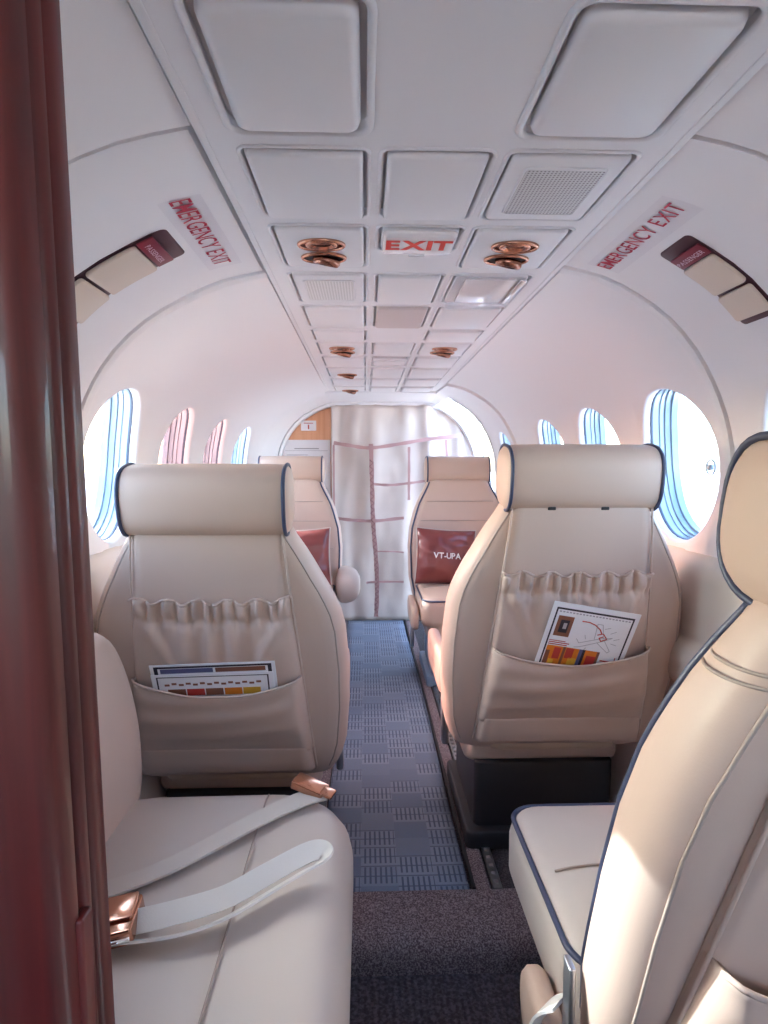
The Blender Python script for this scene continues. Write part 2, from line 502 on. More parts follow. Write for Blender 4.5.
for y in WINY[:4]:
    window(i, 1, y, knob=(y == 1.53)); i += 1
window(i, 1, 3.25, .115, .195, knob=False)

# ceiling strip with pockets
CX0, CX1, CZ = -.290, .335, 1.446
COL = [(-.245, -.075), (-.055, .095), (.115, .290)]
ROWS = dict(A=(.565, .79), B=(.825, 1.045), C=(1.08, 1.295), D=(1.34, 1.57), E=(1.605, 1.84), F=(1.88, 2.04), G=(2.075, 2.295), H=(2.335, 2.56), I=(2.60, 2.87), J=(2.92, 3.16), K=(3.22, 3.41))
def boolean_cut(o, cut_vf):
    c = obj('cutter', cut_vf[0], cut_vf[1], 'dark', smooth=False)
    md = o.modifiers.new('b', 'BOOLEAN'); md.operation = 'DIFFERENCE'; md.solver = 'EXACT'; md.object = c
    bpy.context.view_layer.update(); dg = bpy.context.evaluated_depsgraph_get()
    me = bpy.data.meshes.new_from_object(o.evaluated_get(dg)); o.modifiers.clear(); o.data = me
    bpy.data.objects.remove(c)
items = []   # (kind,row,col)
for r, cols in dict(A='pxp', B='ppg', C='vev', D='gpl', E='pqp', F='pxp', G='vpv', H='psp', I='vpp', J='ppp', K='vpp').items():
    for ci, k in enumerate(cols):
        if k != 'x': items.append((k, r, ci))
vf = box(CX0, CX1, -1.2, 3.43, CZ, CZ+.05)
ceil = obj('ceiling', vf[0], vf[1], 'ceil', smooth=False); struct(ceil)
cut = MB()
for k, r, ci in items:
    (x0, x1), (y0, y1) = COL[ci], ROWS[r]
    if k == 'e': y1 = 1.196
    cut.add(xf(slab((x1-x0)/2, (y1-y0)/2, -.012, .012, r=.022 if r == 'A' else .014, bev=.0005), Matrix.Translation(((x0+x1)/2, (y0+y1)/2, CZ))))
boolean_cut(ceil, (cut.v, cut.f))
# side mouldings of the strip and dark gap backing
def rail(x0, x1, name):
    v, f = slab(.5*(x1-x0), 2.30, CZ-.0015, CZ+.01, r=.002, bev=.0008)
    o = obj(name, v, f, 'ceil', loc=((x0+x1)/2, 1.1, 0)); struct(o)
rail(CX0-.001, CX0+.010, 'trim_1'); rail(CX1-.010, CX1+.001, 'trim_2')
vf = box(CX0-.05, CX1+.06, -1.2, 4.1, CZ+.045, CZ+.055); o = obj('ceiling', *vf, 'groove', smooth=False); struct(o)
# rear ceiling section, a little lower
mb = MB()
prf = [(-.305, 0.0), (-.2, .004), (0, .006), (.2, .004), (.335, 0.0)]
L = []
for y, dz in ((3.435, .006), (3.44, -.004), (3.45, -.007), (3.9, -.012), (3.99, -.012)):
    L.append([(x, y, CZ+z+dz-.005) for x, z in prf])
v, f = loft(L, False, False, closed=False); f = [q[::-1] for q in f]
o = obj('ceiling', v, f, 'ceil'); struct(o)

COLN = ['left', 'middle', 'right']
def lid_thing(kind, row, ci):
    (x0, x1), (y0, y1) = COL[ci], ROWS[row]
    if kind == 'e': y1 = 1.196
    cx, cy, hx, hy = (x0+x1)/2, (y0+y1)/2, (x1-x0)/2, (y1-y0)/2
    rr = .022 if row == 'A' else .014
    where = dict(A='in the row nearest the camera', B='in the second row from the camera', C='in the row with the EXIT sign', D='in the row just behind the EXIT sign',
                 E='in the fifth row from the camera', F='in the sixth row from the camera', G='in the seventh row from the camera', H='in the eighth row from the camera',
                 I='in the ninth row from the camera', J='in the second last row before the curtain', K='in the last row before the curtain')[row]
    cn = COLN[ci]
    def mk(name, label, cat, group=None): return thing(name, label, cat, (cx, cy, CZ), 0, group)
    ins = .0065 if row != 'A' else .009
    if kind in 'pq':
        adj = 'Large blank white' if row == 'A' else ('Small blank white' if row in 'FGHIJK' else 'Blank white')
        if kind == 'q': adj = 'Greyish pink blank'
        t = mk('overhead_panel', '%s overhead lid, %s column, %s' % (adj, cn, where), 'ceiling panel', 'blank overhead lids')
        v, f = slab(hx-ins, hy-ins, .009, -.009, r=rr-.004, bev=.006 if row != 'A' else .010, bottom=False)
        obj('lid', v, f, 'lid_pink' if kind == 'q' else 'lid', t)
    elif kind == 'g':
        t = mk('speaker_grille', ('Grey mesh loudspeaker grille overhead, right column, second row from the camera' if row == 'B' else 'White mesh grille overhead, left column, just behind the left air vents'), 'speaker')
        v, f = slab(hx-ins, hy-ins, .009, -.005, r=rr-.004, bev=.005, bottom=False); obj('bezel', v, f, 'lid', t)
        a = MB(); a.add(xf(tube([(x, y, 0) for x, y in rrect(hx*.66, hy*.68, .008)], .0022, 6, closed=True), Matrix.Translation((0, 0, -.0055)))); a.build('grille_rim', 'lid', t)
        v, f = slab(hx*.65, hy*.67, -.004, -.0066, r=.007, bev=.001, bottom=False); obj('mesh_grille', v, f, 'grille' if row == 'B' else 'grille_w', t)
    elif kind == 'v':
        near = row == 'C'
        lab = {'C0': 'Overhead air vent unit with copper eyeball, left of the EXIT sign', 'C2': 'Overhead air vent unit with copper eyeballs, right of the EXIT sign',
               'G0': 'Small overhead air vent unit, left column, four rows behind the EXIT sign', 'G2': 'Small overhead air vent unit, right column, four rows behind the EXIT sign',
               'I0': 'Small overhead air vent unit, left column, six rows behind the EXIT sign', 'K0': 'Tiny overhead air vent unit at the far left ceiling end by the curtain'}[row+str(ci)]
        t = mk('air_vent_unit', lab, 'air vent', 'overhead air vents')
        v, f = slab(hx-ins, hy-ins, .009, -.006, r=rr-.004, bev=.005, bottom=False); obj('bezel', v, f, 'lid', t)
        for q, (oy, ball) in enumerate(((-.034, 0), (.036, 1))):
            if row in 'IK' and q == 0: continue
            a = MB()
            pts = [(.042*math.cos(2*PI*k/28), .026*math.sin(2*PI*k/28)+oy, -.0085) for k in range(28)]
            a.add(tube(pts, .0036, 8, closed=True))
            h = t if near else t
            rg = a.build('vent_ring', 'copper', t)
            # dark socket and tilted nozzle
            v, f = loft([[(.040*math.cos(2*PI*k/28), .024*math.sin(2*PI*k/28)+oy, z) for k in range(28)] for z in (-.0062, -.0075)]); obj('vent_socket', v, f, 'dark' if ball else 'copper_dark', t)
            a = MB()
            segs = []
            prs = ((.022, 0), (.024, -.004), (.024, -.010), (.021, -.015), (.019, -.0155), (.016, -.010)) if ball else ((.026, .002), (.027, -.002), (.0245, -.0045), (.020, -.0045), (.012, .003), (.004, .005))
            for rr_, zz_ in prs:
                segs.append([(rr_*1.15*math.cos(2*PI*k/20), rr_*.85*math.sin(2*PI*k/20), zz_) for k in range(20)])
            a.add(xf(loft(segs), Matrix.Translation((.006 if ball else 0, oy, -.007)) @ Matrix.Rotation(.25 if ball else 0, 4, 'X') @ Matrix.Rotation(.2 if ball else 0, 4, 'Y')))
            a.build('nozzle', 'copper_dark' if ball else 'copper', t)
    elif kind == 'e':
        t = mk('exit_sign', 'Lit overhead sign with red letters EXIT on a white lens', 'exit sign')
        v, f = slab(hx-ins, hy-ins, .009, -.006, r=rr, bev=.004, bottom=False); obj('frame', v, f, 'lid', t)
        v, f = slab(hx-.008, hy-.008, -.005, -.014, r=.012, bev=.006, bottom=False); obj('lens', v, f, 'exit_lens', t)
        tx = text_mesh('EXIT', .054, .0022, 1.0, gap=.02)
        v = [Vector((x, -y*1.15-.006, -.0148)) for x, y, z in tx[0]]; obj('lettering', v, [q[::-1] for q in tx[1]], 'redx', t, smooth=False)
        v, f = slab(.016, .004, -.008, -.015, r=.003, bev=.001, cy=.052); obj('latch', v, f, 'alu', t)
    elif kind == 'l':
        t = mk('ceiling_lamp', 'Clear plastic covered cabin lamp overhead, right column, behind the right air vents', 'lamp')
        v, f = slab(hx-ins, hy-ins, .009, -.003, r=rr, bev=.003, bottom=False); obj('base', v, f, 'lid', t)
        v, f = slab(hx-.03, hy-.02, -.002, -.007, r=.006, bev=.002, bottom=False); obj('diffuser', v, f, 'exit_lens', t)
        v, f = slab(hx-.008, hy-.006, -.004, -.020, r=.012, bev=.008, bottom=False); obj('clear_cover', v, f, 'lamp_cover', t)
        v, f = slab(.008, hy-.02, -.003, -.010, r=.004, bev=.003, bottom=False, cx=hx-.016); obj('chrome_bar', v, f, 'chrome', t)
    elif kind == 's':
        t = mk('overhead_panel', 'White ribbed light strip overhead, middle column, far down the cabin', 'ceiling panel')
        v, f = slab(hx-ins, hy*.45, .009, -.006, r=.008, bev=.003, bottom=False); obj('lid', v, f, 'lid', t)
        a = MB()
        for k in range(5): a.add(slab(hx*.8, .003, -.005, -.010, r=.002, bev=.001, bottom=False, cy=-.03+k*.015))
        a.build('ribs', 'lid', t)
M['grille_w'] = grille_mat('white_mesh', (.74, .72, .71), (.45, .42, .41), 150)
M['copper_dark'] = simple('copper_socket', (.35, .16, .11), .25, 1.0)
for it in items: lid_thing(*it)
# soft raised rim around every pocket, part of the ceiling moulding
rim = MB()
for k, r, ci in items:
    (x0, x1), (y0, y1) = COL[ci], ROWS[r]
    if k == 'e': y1 = 1.196
    rad = .0035 if r != 'A' else .005
    pts = [(x, y, 0) for x, y in rrect((x1-x0)/2+rad*.6, (y1-y0)/2+rad*.6, .022 if r == 'A' else .016, 5)]
    rim.add(xf(tube(pts, rad, 8, closed=True), Matrix.Translation(((x0+x1)/2, (y0+y1)/2, CZ+rad*.15))))
rim.build('moulding', 'ceil', ceil)

# ------------------------------------------------------------------ floor, side panels
def plain(name, vf, mat, **k): o = obj(name, vf[0], vf[1], mat, smooth=False, **k); struct(o); return o
plain('floor', box(-.66, .66, 1.20, 4.02, -.06, 0), 'carpet_dk')if False else None
M['carpet_dk'] = speckle('dark_floor_carpet', (.028, .022, .026), (.085, .072, .08), 200)
plain('floor', box(-.66, .66, 1.36, 4.02, -.10, -.004), 'carpet_dk')
plain('floor', box(-.66, .66, -1.2, 1.225, -.12, -.072), 'carpet_low')
# rounded carpeted step
pr = [(1.37, -.005), (1.368, .007), (1.355, .009), (1.27, .008), (1.245, .004), (1.226, -.006), (1.216, -.024), (1.215, -.05), (1.215, -.075), (1.37, -.075)]
v, f = loft([[(x, y, z) for y, z in pr] for x in (-.60, -.2, .2, .60)]); o = obj('trim_3', v, f, 'carpet', angle=50); struct(o)
# runner
def runner():
    xs = [-.19+.364*i/8 for i in range(9)]; ys = [1.366+(3.90-1.366)*i/40 for i in range(41)]
    v = []; 
    for y in ys:
        for x in xs: v.append((x+.004*math.sin(y*3), y, .006))
    f = [(j*9+i, j*9+i+1, (j+1)*9+i+1, (j+1)*9+i) for j in range(40) for i in range(8)]
    n = len(v)
    # skirt
    for j in range(40):
        pass
    o = obj('aisle_runner', v, f, 'runner')
    md = o.modifiers.new('s', 'SOLIDIFY'); md.thickness = .008; md.offset = -1
    tag(o, 'Long blue grey patterned carpet runner down the centre aisle', 'carpet')
runner()
# grey carpet margins and dark edge strips beside runner
plain('trim_4', box(.178, .186, 1.37, 3.9, -.004, .010), 'dark')
plain('trim_5', box(.186, .222, 1.37, 3.9, -.006, .004), 'carpet')
plain('trim_6', box(-.236, -.197, 1.37, 3.9, -.006, .004), 'carpet')

def seat_track(x, lab):
    y0, y1 = 1.371, 2.9
    t = thing('seat_rail', lab, 'rail', (x, y0, 0), 0, 'floor seat rails')
    n = 50; a = MB()
    # rail with a row of real round openings: top plate strips + webs
    W = .011; a.add(box(-W, -W+.005, 0, y1-y0, -.004, .007)); a.add(box(W-.005, W, 0, y1-y0, -.004, .007))
    a.add(box(-W, W, 0, y1-y0, -.004, -.001))
    step = (y1-y0)/n
    for k in range(n): a.add(box(-W+.004, W-.004, k*step, k*step+step*.45, -.002, .007))
    a.build('track', 'alu', t, smooth=False)
seat_track(.241, 'Perforated metal seat rail in the floor right of the aisle')

def side_liner(side, name):
    pr = [(.742, .82), (.728, .812), (.712, .80), (.702, .785), (.700, .76), (.700, .62), (.690, .612), (.672, .60), (.665, .575), (.665, .53), (.675, .505), (.692, .495), (.688, .42), (.665, .22), (.64, .12), (.62, .0), (.64, -.1), (.76, -.1), (.78, .8)]
    ys = [-1.2, 0, 1, 2, 3.0, 3.48] if side > 0 else [-1.2, 0, 1, 2, 3, 3.4, 3.9]
    L = [[(side*x*taper(y), y, z) for x, z in pr] for y in ys]
    v, f = loft(L)
    if side < 0: f = [q[::-1] for q in f]
    o = obj(name, v, f, 'beige_panel', angle=60); struct(o)
side_liner(-1, 'trim_7'); side_liner(1, 'trim_8')

# ------------------------------------------------------------------ rear bulkhead, arch, curtain, net
YB = 3.95
def arch_pts(off, y, n=26, smax=None):
    pts = []
    smax = smax or s_of_z(.0)
    for i in range(n+1):
        p = P(-1, smax*(1-i/n), y, off); pts.append((p.x, p.z))
    for i in range(n+1):
        p = P(1, smax*i/n, y, off); pts.append((p.x, p.z))
    return pts
# back wall behind everything (cherry laminate)
pts = arch_pts(-.02, YB+.02)
n = len(pts)
v = [(x, YB+.03, z) for x, z in pts]+[(x, YB+.06, z) for x, z in pts]
f = [tuple(range(n)), tuple(range(2*n-1, n-1, -1))]+[(i, i+n, (i+1) % n+n, (i+1) % n) for i in range(n)]
o = obj('wall_back', v, f, 'cherry', smooth=False); struct(o)
# white arch frame in front of it
inner = arch_pts(.022, YB-.03); outer = arch_pts(-.01, YB-.03)
L = [[(x, YB+.03, z) for x, z in outer], [(x, YB-.03, z) for x, z in outer], [(x, YB-.05, z) for x, z in [(a[0]*.5+b[0]*.5, a[1]*.5+b[1]*.5) for a, b in zip(outer, inner)]], [(x, YB-.04, z) for x, z in inner], [(x, YB+.028, z) for x, z in inner]]
half = len(inner)//2+8
L = [l[:half] for l in L]
v, f = loft(L, False, False, closed=False); o = obj('trim_9', v, f, 'wall', angle=50); struct(o)
# notices on bulkhead
def bx(px, Y=YB): return (px-365)/600*Y-.08
def bz(py, Y=YB): return 1.03-(py-465)/600*Y
t = thing('bulkhead_notice', 'Small white notice card high on the orange wood bulkhead', 'sign', (bx(309), YB+.028, bz(426)))
v, f = slab(.05, .033, 0, .004, r=.003, bev=.001); mb = MB(); mb.add(xf((v, f), Matrix.Rotation(PI/2, 4, 'X')), 0); mb.build('card', 'paper', t)
mb = MB(); mb.add(box(-.004, .004, -.006, -.0045, -.022, .006)); mb.add(box(-.03, .03, -.006, -.0045, .014, .018)); mb.build('print', 'p_red', t, smooth=False)
t = thing('certificate_poster', 'Large white framed document on the bulkhead above the rear left seat', 'poster', (bx(307), YB+.028, bz(478)))
v, f = slab(.155, .25, 0, .006, r=.004, bev=.001); mb = MB(); mb.add(xf((v, f), Matrix.Rotation(PI/2, 4, 'X')), 0); mb.build('sheet', 'paper', t)
mb = MB(); rr = random.Random(3)
mb.add(box(-.08, .08, -.008, -.0065, .19, .196)); mb.add(box(-.14, .14, -.008, -.0065, .178, .180))
for k in range(16): 
    w = rr.uniform(.05, .13); mb.add(box(-.13, -.13+w*2, -.008, -.0065, .15-k*.022, .153-k*.022))
mb.build('print', 'p_grey', t, smooth=False)
# curtain
def curtain():
    x0, x1 = bx(332), .66; nx, nz = 90, 44
    def topz(x):
        best = 1.43
        side = 1 if x > 0 else -1
        for i in range(200):
            p = P(side, STOT*i/400, YB-.05, .03)
            if abs(p.x) >= abs(x): best = p.z; break
        return best+.012
    v = []
    for j in range(nz+1):
        for i in range(nx+1):
            u = i/nx; x = x0+(x1-x0)*u; tz = topz(x); t = j/nz; z = .003+(tz-.003)*t
            fold = math.sin(u*44+2.2*math.sin(t*3+u*5)+.6+2*math.sin(u*7))*.4+math.sin(u*19+t*2.3+1.4*math.sin(u*9))*.6
            amp = .009+.012*t**1.4
            net = .03*math.sin(min(1, t*1.3)*PI)*.4
            y = YB-.035-fold*amp-net
            y -= .022*noise.noise(Vector((x*5, z*4, 1.3)))+.007*noise.noise(Vector((x*14, z*11, 5.3)))
            v.append((x, y, z))
    f = [(j*(nx+1)+i, j*(nx+1)+i+1, (j+1)*(nx+1)+i+1, (j+1)*(nx+1)+i) for j in range(nz) for i in range(nx)]
    o = obj('curtain', v, f, 'curtain')
    md = o.modifiers.new('s', 'SOLIDIFY'); md.thickness = .003
    tag(o, 'Beige cloth curtain closing off the rear of the cabin', 'curtain')
curtain()
def net():
    t = thing('cargo_net', 'Pink strap cargo net hanging in front of the rear curtain', 'cargo net', (0, YB-.10, 0))
    Y = YB-.10
    def strap(pts, w=.011, dark=False, vertical=False):
        P3 = spline([(bx(a, Y), 0, bz(b, Y)) for a, b in pts], 6)
        L = []
        for i, p in enumerate(P3):
            tg = (P3[min(i+1, len(P3)-1)]-P3[max(i-1, 0)]).normalized(); nn = Vector((-tg.z, 0, tg.x))
            wob = .004*math.sin(i*.9)
            ww = w*(1+.12*math.sin(i*1.7))
            L.append([p+nn*ww+Vector((0, wob, 0)), p-nn*ww+Vector((0, wob, 0)), p-nn*ww+Vector((0, wob+.003, 0)), p+nn*ww+Vector((0, wob+.003, 0))])
        v, f = loft(L); s_ = obj('strap', v, f, 'strap', t, angle=50)
        if dark:
            zz = []
            k = 0
            for i in range(3, len(P3)-1):
                for q in (0, .5):
                    p = P3[i].lerp(P3[i+1], q)
                    zz.append(p+Vector(((w*.9 if k % 2 else -w*.9), -.004, 0))); k += 1
            sv, sf = tube(zz, .0030, 5)
            obj('lacing', sv, sf, 'strap_dark', s_)
    strap([(334, 443), (352, 446), (371, 448), (400, 444), (430, 439), (462, 436)])
    strap([(371, 444), (372, 480), (373, 520), (376, 560), (377, 590), (376, 619)], .014, dark=True)
    strap([(409, 447), (409, 475), (409, 500)], .008)
    strap([(446, 440), (447, 460)], .008)
    strap([(374, 484), (390, 485), (410, 483), (425, 481)], .008)
    strap([(334, 518), (352, 520), (374, 521), (404, 518)], .010)
    strap([(376, 552), (390, 552), (404, 553)], .005)
    strap([(366, 584), (376, 583), (404, 583)], .007)
    strap([(334, 445), (334, 480), (334, 520)], .006)
net()
# door opening frame on the right (rear) and stair rail
def door_frame():
    L = []
    sA, sB = .115, s_of_z(.02)
    prs = [(3.500, 0), (3.494, .006), (3.482, .008), (3.470, .002)]
    ss = [sA+(sB-sA)*i/24 for i in range(25)]
    L = [[P(1, s, y, o_) for s in ss] for y, o_ in prs]
    L2 = [[P(1, s, 3.5, -.05) for s in ss]]
    v, f = loft(L2+L, False, False, closed=False)
    o = obj('door_1', v, f, 'wall', angle=50); struct(o)
    r = tube(spline([P(1, s_of_z(1.16), 3.75, .0), P(1, s_of_z(1.02), 3.65, 0), P(1, s_of_z(.9), 3.58, .0)], 6), .006, 8)
    o2 = obj('support_rod', *r, 'alu', o)
    L = [[P(1, s, y, o_) for s in [.115+(sB-.115)*i/24 for i in range(25)]] for y, o_ in ((3.86, -.05), (3.86, .02), (3.90, .025), (3.97, .0))]
    v, f = loft(L, False, False, closed=False); f = [q[::-1] for q in f]
    obj('door_jamb', v, f, 'wall', o, angle=50)
door_frame()

# ------------------------------------------------------------------ stickers and mask compartments on the side panels
def patch(side, s0, s1, y0, y1, off, ns=8, ny=8, thick=.0):
    v = []; 
    for i in range(ns+1):
        for j in range(ny+1): v.append(P(side, s0+(s1-s0)*i/ns, y0+(y1-y0)*j/ny, off))
    f = [(i*(ny+1)+j, i*(ny+1)+j+1, (i+1)*(ny+1)+j+1, (i+1)*(ny+1)+j) for i in range(ns) for j in range(ny)]
    if thick:
        n = len(v); b = []
        for i in range(ns+1):
            for j in range(ny+1): b.append(P(side, s0+(s1-s0)*i/ns, y0+(y1-y0)*j/ny, off-thick))
        v += b; f2 = [tuple(q+n for q in reversed(p)) for p in f]; 
        edge = [(0, j) for j in range(ny+1)]+[(i, ny) for i in range(1, ns+1)]+[(ns, j) for j in range(ny-1, -1, -1)]+[(i, 0) for i in range(ns-1, 0, -1)]
        idx = [a*(ny+1)+c for a, c in edge]; m_ = len(idx)
        f = f+f2+[(idx[k], idx[(k+1) % m_], idx[(k+1) % m_]+n, idx[k]+n) for k in range(m_)]
    return v, f
def rpatch(side, s0, s1, y0, y1, off, thick, r=.008, bev=.002):
    """rounded slab lying on the curved wall"""
    hx, hy = (s1-s0)/2, (y1-y0)/2
    v, f = slab(hx, hy, -thick, 0, r=r, bev=bev, n=4)
    # refine along s so that it follows the curve: subdivide by slicing
    bm = bmesh.new(); vs = [bm.verts.new(p) for p in v]
    for q in f: bm.faces.new([vs[i] for i in q])
    for k in range(1, 8):
        g = bm.verts[:]+bm.edges[:]+bm.faces[:]
        bmesh.ops.bisect_plane(bm, geom=g, plane_co=(-hx+2*hx*k/8, 0, 0), plane_no=(1, 0, 0))
    bm.verts.ensure_lookup_table(); bm.verts.index_update()
    vv = [P(side, (s0+s1)/2+p.co.x, (y0+y1)/2+p.co.y, off+p.co.z) for p in bm.verts]; ff = [tuple(x.index for x in q.verts) for q in bm.faces]
    bm.free(); return vv, ff
def shell_text(side, body, size, sc, yc, off, direction, bold=.0, xs=1.0, rot=0):
    tv, tf = text_mesh(body, size, bold, xs)
    cr, sr = math.cos(rot), math.sin(rot)
    # reading along Y (direction +1/-1), top of letters towards the ceiling centre
    v = []
    for x, y, z in tv:
        x, y = x*cr-y*sr, x*sr+y*cr
        v.append(P(side, sc-y, yc+direction*x, off))
    return v, tf
def emergency(side, lab, s0, s1, y0, y1, size, tc, rot=0, xs=1.0):
    d = 1 if side < 0 else -1
    t = thing('emergency_exit_sticker', lab, 'sticker', P(side, (s0+s1)/2, (y0+y1)/2))
    inv = Matrix.Translation(-t.location)
    v, f = patch(side, s0, s1, y0, y1, .0012, 8, 6); obj('film', [inv @ p for p in v], f, 'clear_film', t)
    v, f = shell_text(side, 'EMERGENCY EXIT', size, tc[0], tc[1], .0022, d, .0002, xs, rot); obj('lettering', [inv @ p for p in v], f, 'red', t, smooth=False)

# ------------------------------------------------------------------ coordinates solved for the wall items
#PLACEHOLDER_WALLITEMS
STICK = {-1: dict(s0=.030, s1=.098, y0=.965, y1=1.28, size=.049, tc=(.064, 1.115), xs=.72),
         1: dict(s0=.038, s1=.110, y0=.945, y1=1.26, size=.045, tc=(.072, 1.105), xs=.80)}
emergency(-1, 'Clear sticker with red EMERGENCY EXIT lettering on the left cabin wall panel', **STICK[-1])
emergency(1, 'Worn clear sticker with red EMERGENCY EXIT lettering on the right cabin wall panel', **STICK[1])

def mask_box(side, lab, s0, s1, y0, y1):
    t = thing('oxygen_mask_compartment', lab, 'oxygen mask compartment', P(side, (s0+s1)/2, (y0+y1)/2), 0, 'oxygen mask compartments')
    inv = Matrix.Translation(-t.location)
    def put(name, vf, mat): return obj(name, [inv @ Vector(p) for p in vf[0]], vf[1], mat, t, angle=40)
    put('recess_shade', rpatch(side, s0, s1, y0, y1, .0015, .006, r=.012, bev=.0008), 'mask_dark')  # dark slab laid on the wall, its colour stands in for the shaded opening
    L = s1-s0
    a = s0+.024
    put('tag_plate', rpatch(side, a+.0, a+.030, y0-.002, y1-.012, .0085, .003, r=.002, bev=.001), 'maroon')
    v, f = shell_text(side, 'PASSENGER', .0142, a+.017, (y0+y1)/2-.007, .0095, 1 if side < 0 else -1, .0002)
    o = obj('tag_lettering', [inv @ p for p in v], f, 'tagprint', t, smooth=False)
    b = a+.034; mid_ = b+(s1-b)*.52
    put('cover', rpatch(side, b, mid_-.003, y0+.004, y1-.004, .010, .008, r=.008, bev=.003), 'cover')
    put('cover', rpatch(side, mid_+.003, s1-.014, y0+.004, y1-.004, .011, .008, r=.008, bev=.003), 'cover')
M['mask_dark'] = simple('mask_recess_shade', (.07, .02, .03), .4)
MASK = {-1: (.112, .36, 1.045, 1.165), 1: (.130, .355, 1.025, 1.125)}
mask_box(-1, 'Beige flap oxygen mask compartment with maroon tag on the left wall', *MASK[-1])
mask_box(1, 'Beige flap oxygen mask compartment with maroon tag on the right wall', *MASK[1])

# ------------------------------------------------------------------ seats
def seat(name, label, loc, rotz, rec=.25, pocket=True, cush=(.04, .45), arm=None, armh=.52, head_y=-.01, light=False, group='cream leather cabin seats', back_front_seams=False, cush_z=.42, base='under', pad=None, W=None, cushm=None):
    t = thing(name, label, 'seat', loc, rotz, group)
    LT = 'leather_light' if light else 'leather'
    W = W or [(.30, .235), (.34, .262), (.40, .274), (.50, .280), (.58, .277), (.65, .268), (.72, .252), (.78, .233), (.85, .207), (.91, .182), (.94, .170), (.955, .15)]
    D = [(.30, .040), (.36, .056), (.5, .060), (.8, .058), (.9, .052), (.955, .040)]
    def yo(z): return -(z-.4)*rec
    N_ = 6
    def ring(z, sc=1.0):
        w = interp(W, z)*sc; d = interp(D, z)*sc
        pts = []
        for x, y in rrect(w, d, .05, N_): 
            bulge = 0
            if y > 0: bulge = .012*max(0, (abs(x)/w))**2 - .012*(1-(x/w)**2)*0
            pts.append((x, y+yo(z)+bulge, z))
        return pts
    zs = [.30, .31, .33, .36, .40, .45, .5, .55, .6, .65, .7, .74, .77, .80, .83, .86, .89, .92, .94, .955]
    L = [ring(.30, .86)]+[ring(z) for z in zs[1:-1]]+[ring(.955, .9)]
    v, f = loft(L); obj('backrest', v, f, LT, t)
    # piping (front edge navy, rear edge beige)
    def edge(sx, fy, out=.0):
        pts = []
        for z in zs[2:-1]:
            w = interp(W, z); d = interp(D, z)
            r = .05; a = PI/4
            cx_ = w-r+r*math.cos(a)+out; cy_ = d-r+r*math.sin(a)+out
            if fy > 0: pts.append((sx*cx_, cy_+yo(z)+.010*(cx_/w)**2, z))
            else: pts.append((sx*(w-r+r*math.cos(PI/3.2)+out), -(d-r+r*math.sin(PI/3.2)+out)+yo(z), z))
        return pts
    for sx in (-1, 1):
        v, f = tube(edge(sx, 1, .0015), .0048, 8); obj('piping', v, f, 'navy', t)
        v, f = tube(edge(sx, -1), .0022, 6); obj('seam', v, f, 'seam', t)
    # headrest
    hw = .165
    HR = []
    for k in range(32):
        a = 2*PI*k/32; e = .72
        c, s_ = math.cos(a), math.sin(a)
        HR.append((math.copysign(abs(c)**e, c)*.068, math.copysign(abs(s_)**e, s_)*.073))
    hz = 1.002; hy = yo(hz)+head_y; tilt = -rec*.6
    def hring(x, sc): 
        out = []
        for y, z in HR:
            y2, z2 = y*sc, z*sc
            out.append((x, hy+y2*math.cos(tilt)+z2*math.sin(tilt), hz-y2*math.sin(tilt)+z2*math.cos(tilt)))
        return out
    xs_ = [(-hw-.013, .25), (-hw-.012, .6), (-hw-.008, .86), (-hw, .985), (-hw+.006, 1.0), (-.1, 1.015), (0, 1.02), (.1, 1.015), (hw-.006, 1.0), (hw, .985), (hw+.008, .86), (hw+.012, .6), (hw+.013, .25)]
    v, f = loft([hring(x, s_) for x, s_ in xs_]); h = obj('headrest', v, [q[::-1] for q in f], LT, t)
    for sx in (-1, 1):
        v, f = tube(hring(sx*(hw+.001), 1.0), .0042, 8, closed=True); obj('piping', v, f, 'navy', h)
    # cushion
    y0, y1 = cush; cyc, chy = (y0+y1)/2, (y1-y0)/2
    CL = []
    for ins, z in ((.03, cush_z-.13), (.008, cush_z-.125), (0, cush_z-.10), (0, cush_z-.035), (.004, cush_z-.02), (.014, cush_z-.006), (.03, cush_z+.002), (.08, cush_z+.008), (.15, cush_z+.010)):
        CL.append([(x, y, z+.012*math.sin(max(0, min(1, (y-y0)/(y1-y0)))*PI)*(1 if z > cush_z-.03 else 0)) for x, y in rrect(.245-ins, chy-ins, max(.055-ins*.5, .01), 6, 0, cyc)])
    v, f = loft(CL); cs = obj('cushion', v, f, cushm or LT, t)
    pp = [(x, y, cush_z-.010+.009*math.sin(max(0, min(1, (y-y0)/(y1-y0)))*PI)) for x, y in rrect(.239, chy-.006, .052, 8, 0, cyc)]
    v, f = tube(pp, .0045, 8, closed=True); obj('piping', v, f, 'navy', cs)
    v, f = tube([(x, cyc-.02, cush_z+zz) for x, zz in ((-.215, .010), (-.19, .0155), (-.16, .0185), (-.10, .0215), (0, .0222), (.10, .0215), (.16, .0185), (.19, .0155), (.215, .010))], .0018, 6); obj('seam', v, f, 'seam', cs)
    # lower skirt under cushion
    v, f = slab(.215, chy-.02, cush_z-.20, cush_z-.11, r=.04, bev=.015, cy=cyc); obj('skirt', v, f, LT, t)
    # pedestal
    a = MB(); a.add(slab(.19, .17, .03, cush_z-.19, r=.02, bev=.006, cy=cyc-.03)); a.add(slab(.215, .20, 0, .05, r=.015, bev=.005, cy=cyc-.03)); a.build('pedestal', base, t)
